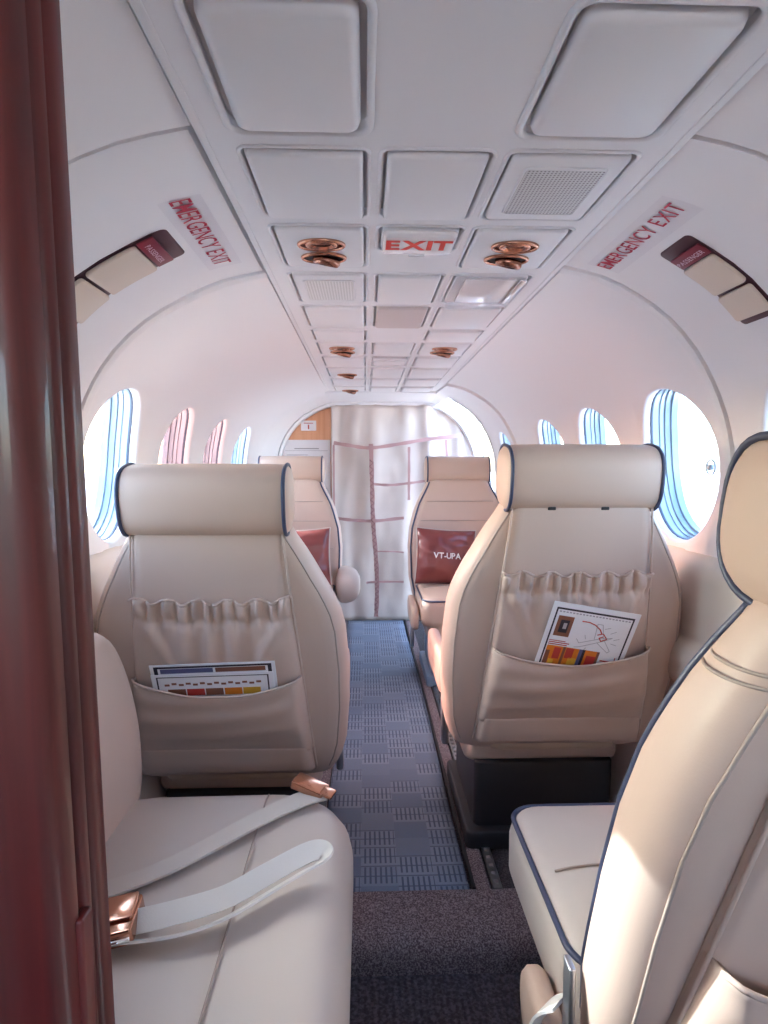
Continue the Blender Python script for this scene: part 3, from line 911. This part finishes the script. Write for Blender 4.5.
    # dropped armrest pads
    for sx in (arm or ()):
        a = MB(); L = []
        for ins, x in ((.02, 0), (.004, .003), (0, .010), (0, .024), (.004, .031), (.02, .034)):
            L.append([(sx*(.250+x), y, z) for y, z in rrect((pad[1]-pad[0])/2-ins if pad else .17-ins, .055-ins, .045, 6, (pad[0]+pad[1])/2 if pad else cyc-.01, armh-.045)])
        v, f = loft(L); 
        if sx < 0: f = [q[::-1] for q in f]
        ar = obj('armrest', v, f, LT, t)
        v, f = slab(.010, .02, armh-.25, armh-.08, r=.008, bev=.003); obj('armrest_bracket', [(p[0]+sx*.262, p[1]+cyc-.12, p[2]) for p in v], f, 'alu', ar)
    if back_front_seams:
        for z in (.60, .74, .84):
            w = interp(W, z)-.045; d = interp(D, z)
            v, f = tube([(x, d+.0130+yo(z), z) for x in [w*(-1+2*k/10) for k in range(11)]], .0016, 6); obj('seam', v, f, 'seam', t)
    if pocket:
        # back cover panel, gathered pocket, lower pocket, bottom strip
        def yb(z): return yo(z)-interp(D, z)
        def sheet(ztop, zbot, wt, wb, off, fn=None, nx=48, nz=24, thick=.004, topedge=None):
            v = []
            for j in range(nz+1):
                for i in range(nx+1):
                    u = -1+2*i/nx; tt = j/nz
                    zt = ztop+(topedge(u) if topedge else 0)
                    z = zt+(zbot-zt)*tt; w = wt+(wb-wt)*(ztop-z)/(ztop-zbot)
                    o_ = off + (fn(u, tt, z) if fn else 0)
                    edge_ = 1-max(0, (abs(u)-.93)/.07)**2
                    v.append((u*w, yb(z)-o_*edge_-.001, z))
            f = [(j*(nx+1)+i, (j+1)*(nx+1)+i, (j+1)*(nx+1)+i+1, j*(nx+1)+i+1) for j in range(nz) for i in range(nx)]
            f = [q[::-1] for q in f]
            return v, f
        v, f = sheet(.935, .335, .158, .212, .012, nx=24, nz=24, fn=lambda u, tt, z: .002*(1-u*u)); b = obj('back_cover', v, f, LT, t)
        for sx in (-1, 1):
            pts = [(sx*(.158+(.212-.158)*k/12), yb(.935-.6*k/12)-.011, .935-.6*k/12) for k in range(13)]
            v, f = tube(pts, .0026, 6); obj('edge_welt', v, f, LT, b)
        rnd = random.Random(hash(label) % 1000 if False else len(label))
        ph = rnd.uniform(0, 6)
        def gather(u, tt, z):
            g = math.exp(-((tt-.03)/.12)**2)
            fold = math.sin(u*40+ph+1.8*math.sin(u*6))*.7+.3*math.sin(u*71+ph)
            v_ = .010*g*fold
            # folds spreading down from the gather
            v_ += .007*math.exp(-((tt-.30)/.16)**2)*math.sin(u*15+ph*2+2*math.sin(u*4))
            # bag bulge
            v_ += .016*math.sin(min(1, tt*1.05)*PI)**.8*(1-u**4)
            # diagonal drape creases to both ends
            for sx in (-1, 1):
                dd = (sx*u-.95)+tt*1.1
                v_ += .013*math.exp(-(dd/.07)**2)*(1-tt)
            if abs(tt-.11) < .02: v_ -= .006
            return v_
        v, f = sheet(.785, .40, .172, .208, .016, gather, 84, 40, topedge=lambda u: .006*math.sin(u*17+ph)-.006*(1-u*u))
        g = obj('gathered_pocket', v, f, LT, t); md = g.modifiers.new('s', 'SOLIDIFY'); md.thickness = .003; md.offset = 0
        v, f = tube([(u*.173, yb(.785)-.018-.009*(math.sin(u*40+ph+1.8*math.sin(u*6))*.7+.3*math.sin(u*71+ph)), .786+.006*math.sin(u*17+ph)-.006*(1-u*u)) for u in [-1+2*k/60 for k in range(61)]], .0032, 6); obj('hem', v, f, LT, g)
        def low(u, tt, z):
            return .034*math.sin((.34+.66*tt)*PI)*(1-u**8)**.5*1.0+.0022*math.sin(u*9+tt*7+ph)*(1-tt)+.002*math.sin(tt*21+u*2)*(tt < .8)
        te = lambda u: -.036*(1-abs(u)**2.0)
        v, f = sheet(.600, .40, .188, .208, .026, low, 48, 24, topedge=te)
        g = obj('lower_pocket', v, f, LT, t); md = g.modifiers.new('s', 'SOLIDIFY'); md.thickness = .004; md.offset = 0
        v, f = tube([(u*.190, yb(.6)-.026-low(u, 0, .6)*(1-max(0, (abs(u)-.93)/.07)**2), .601+te(u)) for u in [-.98+1.96*k/40 for k in range(41)]], .003, 6); obj('hem', v, f, LT, g)
        v, f = sheet(.412, .335, .207, .213, .028, lambda u, tt, z: .003*(1-u*u), 24, 8); g = obj('bottom_strip', v, f, LT, t); md = g.modifiers.new('s', 'SOLIDIFY'); md.thickness = .004; md.offset = 0
        # lower tan valance
        v, f = slab(.17, .05, .295, .34, r=.04, bev=.012, cy=yb(.33)+.05); obj('valance', v, f, 'leather_tan', t)
        for x in (-.07, .05):
            v, f = slab(.009, .004, .930, .945, r=.003, bev=.001, cx=x, cy=yo(.935)-.058); obj('headrest_strap', v, f, 'dark', t)
    return t

W3 = [(.30, .235), (.36, .255), (.45, .272), (.60, .275), (.70, .266), (.77, .246), (.82, .230), (.87, .205), (.91, .182), (.94, .170), (.955, .15)]
SR2 = seat('passenger_seat', 'Aft facing cream leather seat with one safety card in its back pocket, right of aisle', (.405, 1.51, 0), 0, .25, True, arm=(-1,), armh=.50, head_y=0, W=[(.30, .245), (.34, .270), (.40, .285), (.50, .293), (.60, .293), (.72, .284), (.785, .258), (.84, .228), (.88, .208), (.91, .188), (.94, .172), (.955, .155)])
SL2 = seat('passenger_seat', 'Cream leather seat in front of the left round window, two folded cards in its pocket', (-.412, 1.465, -.045), 0, .28, True, arm=(1,), armh=.50, W=[(.30, .245), (.34, .270), (.40, .285), (.50, .293), (.60, .293), (.72, .284), (.785, .258), (.84, .228), (.88, .208), (.91, .188), (.94, .172), (.955, .155)])
SR1 = seat('passenger_seat', 'Nearest right cream leather seat seen side on, cut by the picture edge', (.425, .645, -.022), 0, .32, True, cushm='leather_light', cush=(.05, .435), arm=(-1,), armh=.34, pad=(-.02, .17), head_y=.035, W=[(.30, .225), (.36, .240), (.45, .250), (.60, .250), (.70, .246), (.77, .236), (.82, .222), (.87, .204), (.91, .182), (.94, .170), (.955, .15)])
SR3 = seat('passenger_seat', 'Rear right cream seat facing the camera, holding the lettered maroon pillow', (.42, 3.12, 0), PI, .20, False, arm=(1,), armh=.36, light=False, back_front_seams=True, base='bluebase', W=W3)
SL3 = seat('passenger_seat', 'Rear left cream seat facing the camera below the wood bulkhead', (-.475, 3.12, 0), PI, .20, False, arm=(), armh=.42, light=False, back_front_seams=True, base='bluebase', W=W3)
# armrest bulge, rear left seat, aisle side; paler leather paints in the door light
L = []
for ins, x in ((.05, 0), (.02, .006), (.004, .02), (0, .045), (.006, .075), (.022, .10), (.05, .115), (.07, .119)):
    L.append([(-(.25+x), y, z) for y, z in rrect(.11-ins, .09-ins, .085-ins*.8, 8, .10, .425)])
v, f = loft(L); f = [q[::-1] for q in f]; obj('armrest', v, f, 'leather_light', SL3)

# ------------------------------------------------------------------ side-facing couch seat, lower left
def couch():
    t = thing('side_seat', 'Cream leather side facing seat at lower left with a loose belt across it', 'seat', (-.36, .72, 0))
    def T(x, y, z): return (x+.36, y-.72, z)
    # cushion: x from -.56 to -.095, y from .2 to 1.13, top .42
    L = []
    x0, x1, y0, y1 = -.62, -.108, .36, 1.125
    cx, cy, hx, hy = (x0+x1)/2, (y0+y1)/2, (x1-x0)/2, (y1-y0)/2
    def crown(x, y):
        a = max(0, 1-abs((x-cx)/hx)**3.0); b = max(0, 1-abs((y-cy)/hy)**8)
        return a*b
    rings = [(.02, .22), (.0, .24), (-.006, .30), (-.006, .345), (.0, .375), (.012, .395), (.03, .408), (.055, .415), (.09, .418), (.14, .420), (.19, .421), (.235, .4212)]
    for ins, z in rings:
        lp = []
        for x, y in rrect(hx-ins, hy-ins, max(.13-ins*.4, .015), 8, cx, cy):
            zz = z+.004*noise.noise(Vector((x*9, y*6, 0)))*(1 if z > .4 else 0)
            lp.append(T(x, y, zz))
        L.append(lp)
    v, f = loft(L); c = obj('cushion', v, f, 'leather_light', t)
    pts = [T(-.262, y, .4225) for y in [.42+.6*k/20 for k in range(21)]]+[T(-.262, 1.06, .4195), T(-.262, 1.09, .412)]
    v, f = tube(pts, .0016, 6); obj('seam', v, f, 'seam', c)
    # backrest leaning to the wall
    L = []
    pr = [(-.505, .40), (-.500, .46), (-.505, .54), (-.520, .62), (-.540, .68), (-.560, .712), (-.585, .725), (-.62, .725), (-.65, .71), (-.66, .66), (-.66, .40)]
    pr = [(p.x, p.z) for p in spline([(a, 0, b) for a, b in pr], 3)]
    mx = sum(p[0] for p in pr)/len(pr); mz = sum(p[1] for p in pr)/len(pr)
    for y, s_ in ((.36, .9), (.37, .97), (.39, 1), (.6, 1), (1.08, 1), (1.105, .975), (1.118, .90), (1.122, .7)):
        L.append([T(mx+(a-mx)*s_, y, mz+(b-mz)*s_) for a, b in pr])
    v, f = loft(L); obj('backrest', v, f, 'leather', t)
    v, f = slab(.23, .36, -.07, .24, r=.02, bev=.006, cy=.02); obj('base', v, f, 'under', t)
    return t
couch()

# ------------------------------------------------------------------ belts on the couch
def ribbon(pts, w, tilt, th=.0016, sub=8):
    """flat strap along pts; tilt(u) = angle of the strap's width from horizontal"""
    P3 = spline(pts, sub); n = len(P3); L = []
    for i, p in enumerate(P3):
        tg = (P3[min(i+1, n-1)]-P3[max(i-1, 0)]).normalized()
        side_ = tg.cross(Vector((0, 0, 1)))
        if side_.length < 1e-4: side_ = Vector((0, 1, 0))
        side_.normalize(); up = side_.cross(tg).normalized()
        a = tilt(i/(n-1)); d = side_*math.cos(a)+up*math.sin(a); nn = tg.cross(d).normalized()
        L.append([p+d*w+nn*th, p-d*w+nn*th, p-d*w-nn*th, p+d*w-nn*th])
    return loft(L)
CT = .4245
t = thing('seat_belt', 'Flat grey beige lap belt half crossing the side facing seat toward the aisle', 'seat belt', (-.3, .9, CT))
def B(x, y, z=0): return (x+.3, y-.9, z)
v, f = ribbon([B(-.53, .77, .010), B(-.46, .81, .006), B(-.395, .853, .004), B(-.34, .905, .003), B(-.268, .98, .004), B(-.20, 1.04, .004), B(-.16, 1.066, .002)], .021, lambda u: .12*math.sin(u*4)); obj('webbing', v, f, 'belt', t, angle=50)
a = MB(); a.add(xf(slab(.032, .019, 0, .014, r=.004, bev=.002), Matrix.Translation(B(-.185, 1.075, .004)) @ Matrix.Rotation(-.35, 4, 'Z') @ Matrix.Rotation(.25, 4, 'Y')))
bk = a.build('buckle', 'copper', t)
a = MB(); a.add(xf(slab(.012, .014, 0, .005, r=.003, bev=.001), Matrix.Translation(B(-.150, 1.060, .004)) @ Matrix.Rotation(-.35, 4, 'Z') @ Matrix.Rotation(.25, 4, 'Y'))); a.build('tongue', 'copper', bk)
t = thing('seat_belt', 'Pale crumpled lap belt half with a copper coloured buckle at its left end', 'seat belt', (-.45, .76, CT))
def B(x, y, z=0): return (x+.45, y-.76, z)
v, f = ribbon([B(-.385, .738, .018), B(-.33, .750, .022), B(-.27, .772, .025), B(-.22, .815, .026), B(-.172, .857, .026), B(-.150, .868, .025), B(-.141, .862, .021), B(-.147, .850, .017), B(-.170, .835, .014), B(-.214, .798, .011), B(-.266, .752, .010), B(-.32, .727, .009), B(-.385, .718, .008)], .0145, lambda u: -.62, .0016)
obj('webbing', v, f, 'belt_light', t, angle=50)
M_ = Matrix.Translation(B(-.400, .742, .010)) @ Matrix.Rotation(.12, 4, 'Z') @ Matrix.Rotation(-.15, 4, 'Y')
a = MB(); a.add(xf(slab(.026, .033, -.004, .016, r=.004, bev=.002), M_)); bk = a.build('buckle', 'copper', t)
a = MB(); a.add(xf(slab(.024, .022, .0, .006, r=.004, bev=.002), M_ @ Matrix.Translation((0, .008, .016)) @ Matrix.Rotation(.10, 4, 'X'))); a.build('buckle_flap', 'copper', bk)
a = MB(); a.add(xf(tube([(-.022, -.036, .006), (.024, -.036, .006)], .0035, 8), M_)); a.build('buckle_bar', 'chrome', bk)

# stitched ridge across the shoulder of the near right seat
def shoulder(t, z=.885, rec=.32, w=.198, d=.054):
    for dz in (0, -.010):
        pts = [(x*1.008, y*1.02-(z+dz-.4)*rec, z+dz) for x, y in rrect(w-(dz)*.6, d, .05, 8)]
        v, f = tube(pts, .0016, 6, closed=True); obj('stitch_line', v, f, 'seam', t)
shoulder(SR1)
# belt lug on near right seat
t = SR1
a = MB(); v, f = slab(.004, .012, .36, .46, r=.003, bev=.001); obj('belt_anchor', [(p[0]-.262, p[1]+.02, p[2]) for p in v], f, 'alu', t)
v, f = ribbon([(-.268, .03, .40), (-.285, .05, .37), (-.292, .06, .31), (-.28, .05, .26)], .018, lambda u: 0); obj('belt_webbing', v, f, 'belt_light', t, angle=50)

# ------------------------------------------------------------------ cards
def card(t, W_, H_, rects, mats, name='sheet', lines=()):
    mb = MB(); mb.add(box(-W_/2, W_/2, -.0008, .0008, 0, H_), 0)
    for (x0, x1, z0, z1, mi, lay) in rects:
        mb.add(box(-W_/2+x0*W_, -W_/2+x1*W_, -.0008-.0003*lay, -.0006, z0*H_, z1*H_), mi)
    for (x0, z0, x1, z1, w, mi) in lines:
        a, b = Vector((-W_/2+x0*W_, 0, z0*H_)), Vector((-W_/2+x1*W_, 0, z1*H_)); d = (b-a).normalized(); n = Vector((-d.z, 0, d.x))*w*W_*.5; a -= d*w*W_*.3; b += d*w*W_*.3
        y = -.0012
        mb.add(([(p.x, yy, p.z) for yy in (-.0008, y) for p in (a-n, b-n, b+n, a+n)], [(0, 1, 2, 3), (7, 6, 5, 4), (0, 4, 5, 1), (1, 5, 6, 2), (2, 6, 7, 3), (3, 7, 4, 0)]), mi)
    mb.build(name, mats, t, smooth=False)
CM = ['paper', 'p_black', 'p_orange', 'p_red', 'p_yellow', 'p_grey', 'p_brown', 'p_blue']
def frame_rects(m=.045, w=.012, mi=1):
    return [(m, 1-m, 1-m-w, 1-m, mi, 1), (m, 1-m, m, m+w, mi, 1), (m, m+w, m, 1-m, mi, 1), (1-m-w, 1-m, m, 1-m, mi, 1)]
r_ = frame_rects(.05, .018)
rg = random.Random(5)
for k in range(22): x = .09+k*.038; r_.append((x, x+.024, .905, .918, 5, 1))
r_ += [(.10, .28, .66, .87, 6, 1), (.14, .24, .70, .83, 1, 2), (.18, .22, .74, .80, 5, 3)]
r_ += [(.08, .32, .585, .595, 3, 1), (.08, .30, .565, .575, 3, 1), (.08, .27, .605, .612, 3, 1)]
# aircraft plan in thin grey strokes with a red route to the door
PL = []
def seg(x0, z0, x1, z1, w, mi): PL.append((x0, z0, x1, z1, w, mi))
for a_, b_ in (((.42, .62), (.66, .70)), ((.44, .58), (.68, .67)), ((.42, .62), (.38, .66)), ((.44, .58), (.38, .57)), ((.66, .70), (.78, .72)), ((.68, .67), (.78, .72)),
               ((.58, .68), (.56, .84)), ((.56, .84), (.62, .84)), ((.62, .84), (.68, .70)), ((.62, .65), (.78, .56)), ((.78, .56), (.80, .58)), ((.80, .58), (.70, .68)),
               ((.66, .80), (.72, .82)), ((.74, .76), (.80, .79)), ((.80, .70), (.86, .72)), ((.78, .66), (.85, .65)), ((.48, .67), (.46, .71)), ((.52, .58), (.50, .55))):
    seg(*a_, *b_, .006, 5)
for a_, b_ in (((.38, .845), (.46, .845)), ((.46, .845), (.54, .825)), ((.54, .825), (.61, .785)), ((.61, .785), (.64, .75))): seg(*a_, *b_, .013, 3)
for a_, b_ in (((.60, .73), (.66, .75)), ((.66, .75), (.72, .70)), ((.72, .70), (.66, .67)), ((.66, .67), (.63, .70)), ((.63, .70), (.67, .72))): seg(*a_, *b_, .012, 3)
r_ += [(.08, .70, .335, .555, 2, 1), (.08, .13, .335, .50, 6, 2), (.17, .25, .42, .54, 3, 2), (.27, .30, .335, .555, 6, 2), (.31, .40, .44, .55, 3, 2), (.36, .46, .335, .45, 4, 2), (.46, .50, .335, .555, 7, 2), (.56, .67, .34, .50, 3, 2), (.50, .53, .335, .555, 1, 2), (.67, .70, .335, .555, 6, 2), (.14, .20, .35, .41, 4, 2)]
r_ += [(.73, .87, .46, .475, 3, 1), (.75, .85, .43, .44, 3, 1), (.89, .90, .38, .52, 3, 1), (.76, .82, .39, .40, 3, 1)]
r_ += [(.06, .32, .09, .30, 7, 1), (.35, .60, .09, .30, 1, 1), (.63, .88, .09, .28, 7, 1), (.14, .24, .15, .26, 0, 2), (.40, .54, .13, .19, 0, 2), (.68, .80, .16, .21, 5, 2), (.08, .14, .2, .28, 2, 2), (.30, .44, .31, .322, 1, 1)]
t = thing('safety_card', 'White safety card with aircraft diagram in the right seat back pocket', 'safety card', (.402, 1.397, .468), (math.radians(18), math.radians(10), math.radians(2)))
card(t, .205, .256, r_, CM, lines=PL)
r2 = frame_rects(.04, .012)
for k in range(14): x = .10+k*.058; r2.append((x, x+.04, .80+.02*(k % 2), .835+.02*(k % 2), 6, 1)); 
for k in range(5): r2.append((.12+k*.155, .12+k*.155+.145, .62, .74, (6, 3, 6, 2, 4)[k], 1))
for k in range(5): r2.append((.12+k*.155, .12+k*.155+.145, .40, .57, (7, 1, 6, 3, 7)[k], 1))
t = thing('safety_card', 'Brown printed safety card, front one of two in the left seat pocket', 'safety card', (-.414, 1.347, .430), (math.radians(20.5), math.radians(-1), math.radians(1)))
card(t, .265, .155, r2, CM)
r3 = frame_rects(.03, .03)+[(.08, .5, .86, .93, 7, 1), (.52, .92, .86, .93, 6, 1)]
t = thing('safety_card', 'White edged safety card, rear one of two in the left seat pocket', 'safety card', (-.410, 1.352, .442), (math.radians(20), math.radians(-2), math.radians(-1)))
card(t, .275, .165, r3, CM)

# ------------------------------------------------------------------ pillows
def pillow(label, loc, rot, W_=.305, H_=.285, text=None):
    t = thing('throw_pillow', label, 'pillow', loc, rot)
    n = 28; v = []; f = []
    def pos(u, w):
        k = .055
        x = u*W_/2*(1-k*(1-w*w)*abs(u)**3*1.0); z = w*H_/2*(1-k*(1-u*u)*abs(w)**3)
        return x, z
    def thk(u, w): return .062*((1-abs(u)**2.6)*(1-abs(w)**2.6))**.55
    for sgn in (1, -1):
        b = len(v)
        for j in range(n+1):
            for i in range(n+1):
                u = -1+2*i/n; w = -1+2*j/n; x, z = pos(u, w)
                wr = .007*noise.noise(Vector((u*4, w*4, sgn)))*min(1, thk(u, w)/.03)+.006*math.sin(w*15+u*4)*max(0, abs(u)-.5)*(thk(u, w) > .01)
                v.append((x, -sgn*(thk(u, w)+wr), z+H_/2))
        for j in range(n):
            for i in range(n):
                q = (b+j*(n+1)+i, b+j*(n+1)+i+1, b+(j+1)*(n+1)+i+1, b+(j+1)*(n+1)+i)
                f.append(q if sgn > 0 else q[::-1])
    me = obj('pillow_body', v, f, 'maroon_leather', t)
    bd = [pos(-1+2*i/16, -1) for i in range(16)]+[pos(1, -1+2*i/16) for i in range(16)]+[pos(1-2*i/16, 1) for i in range(16)]+[pos(-1, 1-2*i/16) for i in range(16)]
    vv, ff = tube([(x, 0, z+H_/2) for x, z in bd], .0035, 8, closed=True); obj('piping', vv, ff, 'leather_light', t)
    if text:
        tv, tf = text_mesh(text, .040, .0010, .95, gap=.03)
        vv = []
        for x, y, z in tv:
            x -= .004; u = x/(W_/2); w = y/(H_/2)+.02; vv.append((x, -thk(u, w)-.005, y+H_/2+.003))
        obj('lettering', vv, tf, 'white_print', me, smooth=False)
    return t
pillow('Maroon leather pillow lettered VT-UPA on the rear right seat', (.315, 2.945, .430), (math.radians(-12), math.radians(4), math.radians(4)), text='VT-UPA')
pillow('Wrinkled maroon leather pillow on the rear left seat, half hidden', (-.395, 2.945, .430), (math.radians(-12), math.radians(-4), math.radians(-10)))

# ------------------------------------------------------------------ mahogany partition at left foreground
def partition():
    t = thing('wood_partition', 'Glossy dark red mahogany door jamb with fluted moulding at the left edge', 'partition', (-.26, .31, -.07))
    ox, oy, oz = -.26, .31, -.07
    X = -.243   # aisle-side face
    # moulding profile (x,y): starts on the front face, wraps the aisle end
    raw = [(-.300, .286), (-.264, .286), (-.254, .288), (-.2475, .293), (-.244, .299), (-.2425, .306), (-.2445, .3085), (-.2500, .3095), (-.2500, .3125),
           (-.2450, .314), (-.2425, .3165), (-.2420, .3200), (-.2440, .3225), (-.2495, .3235), (-.2495, .3260), (-.2455, .3275), (-.2430, .3310), (-.2420, .3360), (-.2425, .3410), (-.2450, .3430), (-.2500, .3440), (-.256, .347), (-.300, .347)]
    h = 1.60
    L = [[(x-ox+.0105-(z-.82)*.0155, y-oy, z) for x, y in raw] for z in (0, .4, .8, 1.2, h)]
    v, f = loft(L); obj('moulding', v, f, 'mahogany', t, angle=38)
    v, f = box(-.74-ox, -.298-ox, .296-oy, .336-oy, 0, 1.18); obj('panel', v, f, 'mahogany', t, smooth=False)
    v, f = box(-.60-ox, -.298-ox, .296-oy, .336-oy, 1.18, 1.42); obj('panel', v, f, 'mahogany', t, smooth=False)
    # latch strip lying along the flute
    v, f = slab(.003, .006, .25, .86, r=.002, bev=.0015); obj('door_stop', [(p[0]+X-ox+.0105, p[1]+.3095-oy, p[2]) for p in v], f, 'mahogany', t)
partition()

# ------------------------------------------------------------------ outside
vf = box(-150, 150, -80, 200, -1.5, -1.3); o = obj('ground', *vf, 'concrete', smooth=False); struct(o)
# cockpit end: bulkhead with windscreen openings
fw = MB()
fw.add(box(-.80, .80, -1.24, -1.20, -.15, .98)); fw.add(box(-.80, .80, -1.24, -1.20, 1.36, 1.56)); fw.add(box(-.05, .05, -1.24, -1.20, .98, 1.36)); fw.add(box(-.80, -.60, -1.24, -1.20, .98, 1.36)); fw.add(box(.60, .80, -1.24, -1.20, .98, 1.36))
o = fw.build('wall_front', 'beige_panel', smooth=False); struct(o)

# ------------------------------------------------------------------ light
D = Vector((.87, -.46, -.55)).normalized()
sun = bpy.data.lights.new('sun', 'SUN'); sun.energy = 5.0; sun.angle = .009; sun.color = (1, .97, .93)
so = bpy.data.objects.new('sun', sun); C.objects.link(so); so.rotation_euler = D.to_track_quat('-Z', 'Y').to_euler()
w = bpy.data.worlds.new('World'); bpy.context.scene.world = w; w.use_nodes = True; nt = w.node_tree
bg = nt.nodes['Background']; sky = nt.nodes.new('ShaderNodeTexSky'); sky.sky_type = 'NISHITA'; sky.sun_disc = False
sky.sun_elevation = math.asin(-D.z); sky.sun_rotation = math.atan2(-D.x, -D.y); sky.air_density = 1.0; sky.dust_density = 2.4; sky.ozone_density = 1.0
nt.links.new(sky.outputs[0], bg.inputs[0]); bg.inputs[1].default_value = 1.6
# sky portals in the openings (sampling guides only)
def portal(loc, rot, sx, sy, name='sky_portal'):
    l = bpy.data.lights.new(name, 'AREA'); l.shape = 'RECTANGLE'; l.size = sx; l.size_y = sy; l.cycles.is_portal = True
    o = bpy.data.objects.new(name, l); C.objects.link(o); o.location = loc; o.rotation_euler = rot
for y in WINY: portal((-.86, y, 1.02), (0, -PI/2, 0), .46, .42)
for y in WINY[:4]+[3.25]: portal((.87, y, 1.02), (0, PI/2, 0), .46, .42)
portal((.80, 3.7, .72), (0, PI/2, 0), 1.5, .5)
portal((0, -1.22, 1.17), (-PI/2, 0, 0), 1.2, .38)

sc = bpy.context.scene
sc.view_settings.view_transform = 'Standard'; sc.view_settings.look = 'None'; sc.view_settings.gamma = 1
sc.view_settings.use_curve_mapping = False; sc.view_settings.exposure = 1.1
sc.cycles.max_bounces = 14; sc.cycles.diffuse_bounces = 9; sc.cycles.glossy_bounces = 4; sc.cycles.transparent_max_bounces = 16
sc.cycles.sample_clamp_indirect = 6; sc.cycles.use_denoising = True; sc.cycles.caustics_reflective = False; sc.cycles.caustics_refractive = False
